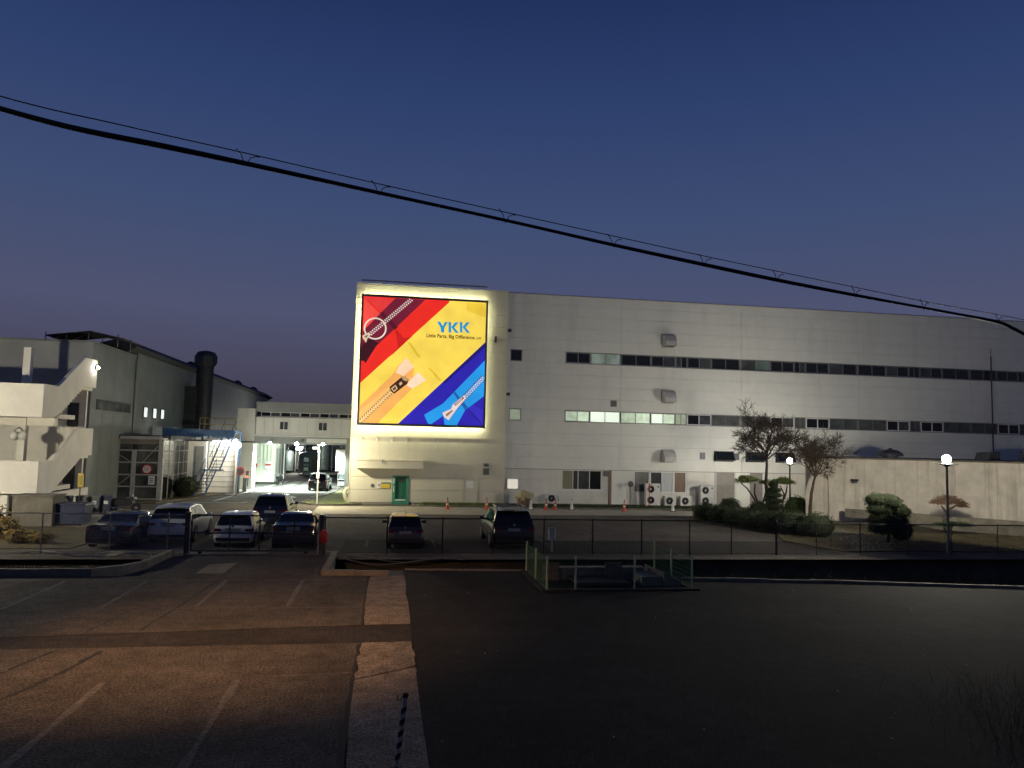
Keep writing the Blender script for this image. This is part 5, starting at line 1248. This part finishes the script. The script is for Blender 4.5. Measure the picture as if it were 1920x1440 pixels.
def misc():
    t = thing('covered_crate', (10.2, 55.3, .1), 'crate wrapped in a yellowish tarpaulin by the tower corner', 'crate')
    MB().bbox(-.42, .48, -.4, .4, 0, .62, .05).build('crate', 'crate_wood', t)
    MB().blob((0, 0, .72), (.62, .5, .34), 18, .3, 5).build('tarpaulin', 'tarp', t, smooth=True)
    MB().tube([(-.55, -.35, .55), (-.5, -.4, .05)], .02, 5).tube([(.1, -.42, .6), (.55, -.42, .15)], .02, 5).build('rope', 'hose', t)
    m = thing('round_mirror', (19.0, 56.9, 0), 'dark round mirror on a thin pole by the pale pier', 'mirror')
    MB().tube([(0, 0, 0), (0, 0, 2.0)], .025, 6).build('pole', 'ink', m); MB().lathe([(.0, -.06), (.2, -.04), (.24, 0), (0, .01)], (.05, 0, 1.75), 18, 'y').build('mirror', 'dark_steel', m)
    p = thing('marker_post', (20.1, 55.6, 0), 'thin red marker post beside the tall outdoor unit', 'post')
    MB().tube([(0, 0, 0), (0, 0, 1.75)], .03, 6).build('pole', 'sign_red', p); MB().blob((0, -.03, 1.7), (.07, .05, .22), 8, 0).build('marker', 'sign_red', p)
    s = thing('flood_pole', (-4.82, 55.7, 0), 'tall white lamp pole on the corner verge by the gate road', 'lamp post')
    MB().lathe([(.07, 0), (.07, .12), (.055, .14), (.05, 4.1)], (0, 0, 0), 10).build('pole', 'frame_white', s); hd = MB().box(-.45, .05, -.16, .04, 3.98, 4.14).build('lamp_head', 'plastic_grey', s); MB().tube([(0, 0, 4.0), (.1, -1.2, 4.25)], .025, 6).build('lamp_arm', 'frame_white', s); MB().box(0, .2, -1.5, -1.1, 4.25, 4.32).build('hood', 'plastic_grey', s); point(s, (.12, -1.5, 4.15), 1800, (1.0, .90, .62), .1); MB().box(-.1, .1, -.12, -.05, 1.9, 2.35).build('box', 'ac_white', s); MB().lathe([(.11, 0), (.1, .1)], (0, 0, 0), 10).build('foot', 'rubber', s)
    b = thing('striped_bollard', (.30, 11.3, 0), 'black and white striped pole standing on the concrete strip', 'bollard'); b.rotation_euler = (R(1), R(5.5), 0)
    Hh, r = 1.0, .040
    MB().lathe([(r, 0), (r, Hh)], (0, 0, 0), 16).build('pole', 'stripe_white', b, smooth=True)
    k_ = MB(); n_ = 96; turns = 5.5; prev = None
    for i in range(n_+1):
        a_ = 2*PI*turns*i/n_; z_ = (Hh-.1)*i/n_
        k_.v += [((r+.0015)*math.cos(a_), (r+.0015)*math.sin(a_), z_), ((r+.0015)*math.cos(a_), (r+.0015)*math.sin(a_), z_+.085)]
        if i: k_.f.append((2*i-2, 2*i, 2*i+1, 2*i-1))
    k_.build('black_stripe', 'stripe_black', b, smooth=True)
    MB().lathe([(.044, Hh-.01), (.044, Hh+.05), (.02, Hh+.06)], (0, 0, 0), 12).build('cap', 'stripe_black', b); MB().tube([(-.05, 0, Hh+.0), (-.075, 0, Hh-.06), (-.11, 0, Hh-.05), (-.115, 0, Hh+.02)], .008, 6).build('hook', 'stripe_black', b)
    MB().lathe([(.09, 0), (.09, .02)], (0, 0, 0), 12).build('foot', 'stripe_black', b)
    # left corner: wall box, dark blue skip, bins, sign, motorcycle
    o = thing('utility_cabinet', (-17.4, 41.2, 0), 'plain grey concrete utility cabinet left of the blue skip', 'cabinet')
    MB().bbox(-.95, .95, 0, 1.4, 0, 1.5, .03).build('casing', 'kerb', o); MB().box(-1.0, 1.0, -.05, 1.45, 1.5, 1.56).build('lid', 'kerb', o)
    o = thing('waste_skip', (-15.9, 41.5, 0), 'dark blue waste skip beside the grey cabinet', 'skip')
    MB().prism([(-.75, .12), (.75, .12), (.85, 1.05), (-.85, 1.05)], 0, 1.1, 'y').build('body', 'blue_dark', o); MB().prism([(-.9, 1.05), (.9, 1.05), (.85, 1.14), (-.85, 1.14)], -.05, 1.15, 'y').build('lid', 'blue_dark', o)
    for x in (-.6, .6): MB().lathe([(.08, -.03), (.08, .03)], (x, .1, .08), 12, 'y').build('wheel', 'rubber', o)
    for k, (x, y, mt, lab) in enumerate(((-18.3, 47.2, 'blue_dark', 'leftmost dark bin in the row by the stair tower'), (-17.55, 47.6, 'plastic_grey', 'second bin in the row by the stair tower'), (-16.95, 48.0, 'plastic_grey', 'third bin in the row by the stair tower'), (-16.4, 48.3, 'blue_dark', 'rightmost bin in the row beside the motorcycle'))):
        o = thing('wheelie_bin', (x, y, 0), lab, 'bin', 'bins by the stair tower')
        MB().prism([(-.22, .1), (.22, .1), (.29, 1.0), (-.29, 1.0)], 0, .6, 'y').build('body', mt, o); MB().prism([(-.31, 1.0), (.31, 1.0), (.27, 1.07), (-.27, 1.07)], -.04, .66, 'y').build('lid', mt, o)
        for s in (-.2, .2): MB().lathe([(.1, -.03), (.1, .03)], (s, .55, .1), 10, 'x').build('wheel', 'rubber', o)
        MB().box(-.12, .12, -.02, .02, .55, .75).build('label_plate', 'sign_white', o)
    o = thing('pile_of_sacks', (-18.0, 46.4, 0), 'dark covered heap beside the bins under the stair tower', 'heap'); MB().blob((0, 0, .45), (.7, .5, .5), 16, .3, 2).build('cover', 'trim_black', o, smooth=True); MB().bbox(-.5, .5, -.35, .35, 0, .3, .03).build('pallet', 'crate_wood', o)
    o = thing('sign_pole', (-15.55, 42.0, 0), 'yellow sign on a thin pole behind the left fence', 'sign')
    MB().tube([(0, 0, 0), (0, 0, 2.6)], .03, 8).build('pole', 'dark_steel', o); MB().box(-.12, .16, -.04, -.02, 1.95, 2.65).build('plate', 'sign_yellow', o)
    for z in (2.1, 2.22, 2.34, 2.46): MB().box(-.06, .10, -.046, -.04, z, z+.05).build('text_line', 'crate_wood', o)
    def bike(x, y, rz, lab):
        o = thing('motorcycle', (x, y, 0), lab, 'motorcycle', rz=rz)
        for f in (-.62, .62):
            wh = MB().lathe([(.2, -.04), (.28, -.045), (.29, 0), (.28, .045), (.2, .04)], (f, 0, .29), 20, 'y').build('wheel', 'rubber', o, smooth=True); MB().lathe([(.03, -.05), (.19, -.02), (.19, .02), (.03, .05)], (f, 0, .29), 10, 'y').build('rim', 'galv', wh)
        MB().prism([(-.75, .55), (-.35, .42), (.25, .40), (.45, .55), (.35, .82), (.05, .72), (-.3, .78), (-.8, .82)], -.14, .14, 'y').build('body', 'trim_black', o)
        MB().bbox(-.72, .02, -.15, .15, .78, .88, .04).build('seat', 'rubber', o); MB().blob((.28, 0, .84), (.24, .15, .13), 12, 0).build('tank', 'dark_steel', o, smooth=True)
        MB().tube([(.62, 0, .29), (.42, 0, 1.0)], .035, 6).build('fork', 'galv', o); MB().tube([(.36, -.34, 1.06), (.42, 0, 1.0), (.36, .34, 1.06)], .02, 6).build('handlebar', 'galv', o)
        MB().blob((.54, 0, .88), (.09, .09, .09), 10, 0).build('headlight', 'lamp_clear', o, smooth=True); MB().bbox(-1.0, -.62, -.2, .2, .84, 1.12, .03).build('top_box', 'plastic_grey', o); MB().tube([(-.1, -.12, .3), (-.8, -.16, .36)], .045, 8).build('exhaust', 'chrome', o)
        MB().tube([(.32, -.3, 1.08), (.28, -.36, 1.24)], .012, 5).build('mirror_stalk', 'galv', o); MB().tube([(-.1, -.15, .3), (-.15, -.3, 0)], .015, 5).build('stand', 'galv', o)
    bike(-15.5, 48.8, R(12), 'dark motorcycle parked beside the bins'); bike(-10.7, 80.0, R(75), 'motorcycle parked beside the white site cabin')
    # fan of pipes where the small roof on the pavement lies
    o = tag(MB().box(-.5, .5, -.4, .4, 0, .1).build('loading_plate', 'galv', loc=(-12.3, 63.8, .01)), 'flat metal plate on the ground by the blue stairs', 'plate')
misc()

# ------------------------------------------------------------------ garden: clipped shrubs, trees
def shrub(x, y, r, label, leaf='leaf_dark', n=2600, z=None, seed=1, sz=.05, box=False):
    t = thing('clipped_shrub', (x, y, .04), label, 'shrub', 'clipped shrubs in the garden')
    rn = random.Random(seed); cz = r[2]*.78 if z is None else z
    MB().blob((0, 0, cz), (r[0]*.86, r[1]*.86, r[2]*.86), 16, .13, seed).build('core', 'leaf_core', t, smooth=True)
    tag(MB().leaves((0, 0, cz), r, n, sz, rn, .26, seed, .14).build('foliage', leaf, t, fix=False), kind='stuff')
    MB().tube([(0, 0, -.05), (0, 0, cz)], .07, 6).build('stem', 'bark', t)
H_ = ['leftmost ball of the clipped hedge row', 'second ball from the left in the clipped hedge row', 'third ball from the left in the clipped hedge row', 'fourth ball from the left in the clipped hedge row', 'fifth ball from the left in the clipped hedge row', 'sixth ball from the left in the clipped hedge row', 'big dark ball at the right end of the clipped hedge row']
for k, (x, y, r) in enumerate(((20.75, 46.6, .85), (20.95, 44.9, .88), (21.3, 43.4, .88), (21.65, 42.0, .9), (22.15, 40.6, .95), (22.6, 39.2, 1.0), (23.2, 38.0, 1.02))):
    shrub(x, y, (r, r, .62 if k < 5 else .72), H_[k], seed=k+1, n=2300+300*(k > 4))
shrub(23.6, 49.0, (.8, .7, .72), 'dark round shrub behind the hedge row beside the wall', seed=11); shrub(25.1, 47.6, (.85, .7, .66), 'low round shrub at the foot of the flat topped pine', seed=12)
shrub(28.35, 48.6, (1.0, .75, .82), 'bright green lit shrub right of the tiered topiary', 'leaf_mid', 3600, seed=13)
def branch_tree(name, loc, label, trunk, r0, spread, levels, seed, mat_, lean=(0, 0), up=.25, ln=1.0, kids=3):
    t = thing(name, loc, label, 'tree'); rn = random.Random(seed)
    mb = MB()
    top = Vector(trunk[-1])
    rs = [r0*(1-.45*i/(len(trunk)-1)) for i in range(len(trunk))]
    MB().tube(trunk, rs, 8).build('trunk', mat_, t, smooth=True)
    def grow(p, d, L, r, lev):
        n = 4; path = [p.copy()]; q = p.copy(); dd = d.copy()
        for i in range(n):
            dd = (dd+Vector((rn.gauss(0, .16), rn.gauss(0, .16), rn.gauss(0, .12)+up*.10))).normalized(); q = q+dd*L/n; path.append(q.copy())
        rr = [r*(1-.5*i/n) for i in range(n+1)]
        mb.tube(path, rr, 5 if lev > 2 else 3, False)
        if lev == 0: return
        k = kids if lev > 1 else kids+1
        for i in range(k):
            f = .35+.65*(i+rn.random()*.6)/k; idx = min(n, max(1, round(f*n)))
            az = rn.random()*2*PI; o = dd.orthogonal().normalized(); o.rotate(Matrix.Rotation(az, 3, dd))
            nd = (dd*(.75+.2*rn.random())+o*(.75+.35*rn.random())).normalized(); nd.z = nd.z*.8+.10
            grow(path[idx], nd.normalized(), L*(.55+.2*rn.random()), max(.013, rr[idx]*.66), lev-1)
    for k in range(spread):
        a = 2*PI*k/spread+rn.random()*.5
        el = .35+.75*rn.random()
        d = Vector((math.cos(a)*math.cos(el), math.sin(a)*math.cos(el), math.sin(el)))
        h = Vector(trunk[-1]).lerp(Vector(trunk[-2]), rn.random()*.6)
        grow(h, d, ln*(.85+.3*rn.random()), r0*.42, levels)
    grow(top, Vector((lean[0], lean[1], 1)).normalized(), ln*1.1, r0*.5, levels)
    cr = mb.build('branches', mat_, t, fix=False)
    return t
branch_tree('bare_tree', (26.3, 49.0, 0), 'larger bare dark tree standing behind the tiered topiary', [(0, 0, 0), (.05, 0, 1.2), (-.05, 0, 2.4), (.05, .05, 3.6), (.0, 0, 4.6)], .14, 10, 4, 5, 'bark', ln=1.7, up=.3, kids=4)
branch_tree('bare_tree', (27.95, 46.3, 0), 'smaller bare brown tree leaning before the stained wall', [(0, 0, 0), (.02, 0, .9), (.1, 0, 1.8), (.28, 0, 2.6), (.42, 0, 3.1)], .13, 7, 4, 12, 'bark_brown', ln=1.6, up=.38, kids=4)
def topiary():
    t = thing('tiered_topiary', (25.9, 47.3, 0), 'dark tiered topiary of stacked clipped discs', 'topiary')
    MB().tube([(0, 0, 0), (0, 0, 2.3)], .09, 8).build('trunk', 'bark', t); rn = random.Random(31)
    for k, (z, r, hh) in enumerate(((.35, .85, .38), (.9, .72, .24), (1.28, .66, .22), (1.65, .60, .22), (2.0, .5, .24), (2.35, .32, .3))):
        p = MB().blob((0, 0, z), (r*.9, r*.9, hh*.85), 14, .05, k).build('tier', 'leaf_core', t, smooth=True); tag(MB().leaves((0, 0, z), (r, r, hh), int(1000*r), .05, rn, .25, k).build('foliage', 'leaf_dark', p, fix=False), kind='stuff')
    t = thing('cloud_pruned_tree', (25.9, 35.6, 0), 'cloud pruned tree of rounded green cushions behind the right fence', 'tree')
    MB().tube([(0, 0, 0), (.05, 0, .6), (-.05, 0, 1.2), (-.15, 0, 1.9)], .09, 8).tube([(0, 0, .9), (.5, .1, 1.3)], .06, 6).tube([(0, 0, .5), (.6, 0, .8)], .05, 6).build('trunk', 'bark', t, smooth=True)
    for k, (x, y, z, rx, rz) in enumerate(((-.5, 0, 2.2, .78, .30), (-.15, -.2, 2.15, .72, .33), (-.55, -.1, 1.72, .70, .27), (.72, .05, 1.62, .60, .33), (-.35, -.15, 1.2, .85, .30), (.55, 0, 1.12, .62, .26), (-.4, 0, .78, .72, .27), (.72, -.1, .65, .62, .42))):
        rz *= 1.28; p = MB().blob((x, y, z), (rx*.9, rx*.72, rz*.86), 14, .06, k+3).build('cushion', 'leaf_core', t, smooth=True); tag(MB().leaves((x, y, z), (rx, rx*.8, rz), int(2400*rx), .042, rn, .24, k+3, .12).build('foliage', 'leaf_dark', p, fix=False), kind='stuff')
    def pine(loc, label, stems, pads, leaf, n, seed, bark='bark', sz=.06):
        t = thing('pruned_pine', loc, label, 'tree'); r_ = random.Random(seed)
        for st in stems: MB().tube(st, [.075-.035*i/(len(st)-1) for i in range(len(st))], 7).build('trunk', bark, t, smooth=True)
        mb = MB()
        for (x, y, z, rx, rz) in pads: mb.leaves((x, y, z), (rx, rx*.8, rz), int(n*rx*1.5), sz*1.9, r_, .75, seed, .35, up=True, asp=.13)
        tag(mb.build('crown', leaf, t, fix=False), kind='stuff')
    pine((26.0, 49.6, 0), 'flat topped garden pine with forked stems left of the topiary', [[(.2, 0, 0), (0, 0, .7), (-.5, 0, 1.5), (-.9, 0, 2.0), (-1.3, 0, 2.3)], [(.15, 0, .1), (.0, 0, .9), (-.3, 0, 1.6), (-.25, 0, 2.3)], [(.25, 0, .1), (.35, 0, 1.0), (.55, 0, 1.7), (.8, 0, 2.3)]], [(-1.15, 0, 2.4, .62, .26), (-.55, 0, 2.5, .6, .26), (-.85, .2, 2.65, .5, .2), (.55, 0, 2.35, .5, .24)], 'leaf_pine', 950, 41)
    pine((28.0, 49.7, 0), 'second garden pine glowing yellow green beside the lamp', [[(0, 0, 0), (-.1, 0, .9), (.0, 0, 1.6), (-.3, 0, 2.2)], [(0, 0, 1.2), (.2, 0, 1.8), (.25, 0, 2.2)]], [(-.3, 0, 2.4, .62, .24), (.3, 0, 2.35, .55, .22), (.0, .1, 2.55, .45, .2)], 'leaf_pine', 900, 42)
    pine((32.4, 39.6, .0), 'rust coloured flat crowned tree beside the lamp post', [[(.3, 0, -.1), (.1, 0, .3), (-.05, 0, .7), (.25, 0, 1.1), (.4, 0, 1.6)], [(.3, 0, 1.2), (-.1, 0, 1.65)], [(.35, 0, 1.4), (.9, 0, 1.7)]], [(-.3, 0, 1.8, .55, .2), (.35, 0, 2.0, .72, .24), (1.0, 0, 1.78, .55, .2), (1.3, 0, 1.62, .35, .15)], 'leaf_red', 900, 43, 'bark_brown', .05)
    pine((32.3, 38.9, .0), 'dark spreading low tier under the rust coloured tree', [[(.2, 0, -.1), (.0, 0, .3), (.1, 0, .55)]], [(-.45, 0, .62, .6, .1), (.3, 0, .66, .7, .12), (.9, 0, .6, .5, .1)], 'leaf_dark', 800, 44)
topiary()
def hedge():
    t = thing('leafy_hedge', (-16.4, 36.2, 0), 'yellow leaved hedge at the left edge behind the grey fence', 'hedge'); rn = random.Random(51)
    mb = MB(); core = MB()
    for x, y, z, rx, rz in ((-1.7, .3, .75, 1.0, .8), (-.6, .2, .8, .75, .72), (.25, -.2, .5, .6, .5), (1.2, -1.2, .32, .62, .32), (2.1, -1.4, .28, .5, .26)):
        mb.leaves((x, y, z), (rx, rx*.7, rz), int(1900*rx), .055, rn, .4, x, .2); core.blob((x, y, z), (rx*.75, rx*.5, rz*.75), 10, .15, x)
    core.build('core', 'leaf_core', t); tag(mb.build('foliage', 'leaf_yellow', t, fix=False), kind='stuff')
    for x in (-1.5, -.5, .4): MB().tube([(x, 0, -.05), (x+.1, .05, .6)], .03, 5).build('stem', 'bark', t)
    for k, (x, y, s, lab) in enumerate(((-15.2, 61.4, 1.0, 'dark bush growing by the glazed lean to'), (-20.1, 56.9, .8, 'dark low bush left of the glazed gate'))):
        t = thing('bush', (x, y, 0), lab, 'bush'); MB().blob((0, 0, .8*s), (.95*s, .8*s, .75*s), 12, .15, k).build('core', 'leaf_core', t, smooth=True)
        tag(MB().leaves((0, 0, .85*s), (1.05*s, .9*s, .85*s), 1700, .06, rn, .35, k, .15).build('foliage', 'leaf_dark', t, fix=False), kind='stuff'); MB().tube([(0, 0, -.05), (0, 0, .6)], .05, 5).build('stem', 'bark', t)
hedge()
# ------------------------------------------------------------------ grass
def blades(name, label, m, n, place, h, wd, seed, lean=.5):
    rn = random.Random(seed); mb = MB()
    for _ in range(n):
        x, y, z = place(rn); a = rn.random()*2*PI; hh = h*(.5+rn.random()); l = lean*hh*rn.random(); b = rn.random()*2*PI
        dx, dy = math.cos(a)*wd, math.sin(a)*wd; tx, ty = math.cos(b)*l, math.sin(b)*l
        i = len(mb.v); mb.v += [(x-dx, y-dy, z), (x+dx, y+dy, z), (x+dx*.7+tx*.4, y+dy*.7+ty*.4, z+hh*.6), (x-dx*.7+tx*.4, y-dy*.7+ty*.4, z+hh*.6), (x+tx, y+ty, z+hh)]
        mb.f += [(i, i+1, i+2, i+3), (i+3, i+2, i+4)]
    return tag(mb.build(name, m, fix=False), label, 'grass', kind='stuff')
blades('dry_grass', 'tall dry grass on the bank at the lower right corner', 'grass_dry', 2600, lambda r: (9.2+r.triangular(0, 7, 5.5), 9.4+r.triangular(0, 5.2, 1.2), 0), .30, .0045, 61, 1.6)
blades('bank_grass', 'dry grass on the bank behind the long curved kerb', 'grass_dry', 6000, lambda r: (-17+8.0*r.random(), 27.55+.85*r.random(), .05), .11, .008, 62, .7)
blades('verge_grass', 'short green grass on the verge at the tower foot', 'grass_bright', 4500, lambda r: (2.7+6.2*r.random(), 55.4+1.5*r.random()**.6, .05), .13, .012, 63, .6)
blades('wall_grass', 'grass growing along the foot of the factory wall', 'grass', 5000, lambda r: (9.2+15*r.random(), 54.6+2.6*r.random(), .05), .12, .012, 64, .6)
blades('ditch_weeds', 'dark weeds growing in the ditch before the fence', 'grass_dry', 7000, lambda r: ((lambda x: (x, 29.0+2.3*r.random(), -1.2+.3*r.random()))(-17+9*r.random() if r.random() < .3 else -1.6+32*r.random())), .5, .009, 65, .8)
blades('lawn_grass', 'dry lawn grass behind the right fence', 'grass_dry', 9000, lambda r: (21.5+17*r.random(), 32.8+6.5*r.random(), .04), .07, .010, 66, .6)

def litter():
    rn = random.Random(77); mb = MB()
    for _ in range(22):
        x, y = rn.uniform(.9, 16), rn.uniform(11, 24); a = rn.random()*6.28; l = rn.uniform(.008, .024); c, s_ = math.cos(a)*l, math.sin(a)*l
        mb.quad((x-c, y-s_, .006), (x+s_*.6, y-c*.6, .012), (x+c, y+s_, .007), (x-s_*.6, y+c*.6, .015))
    tag(mb.build('litter', 'sign_white', fix=False), 'tiny pale scraps scattered over the dark lot', 'litter', kind='stuff')
litter()
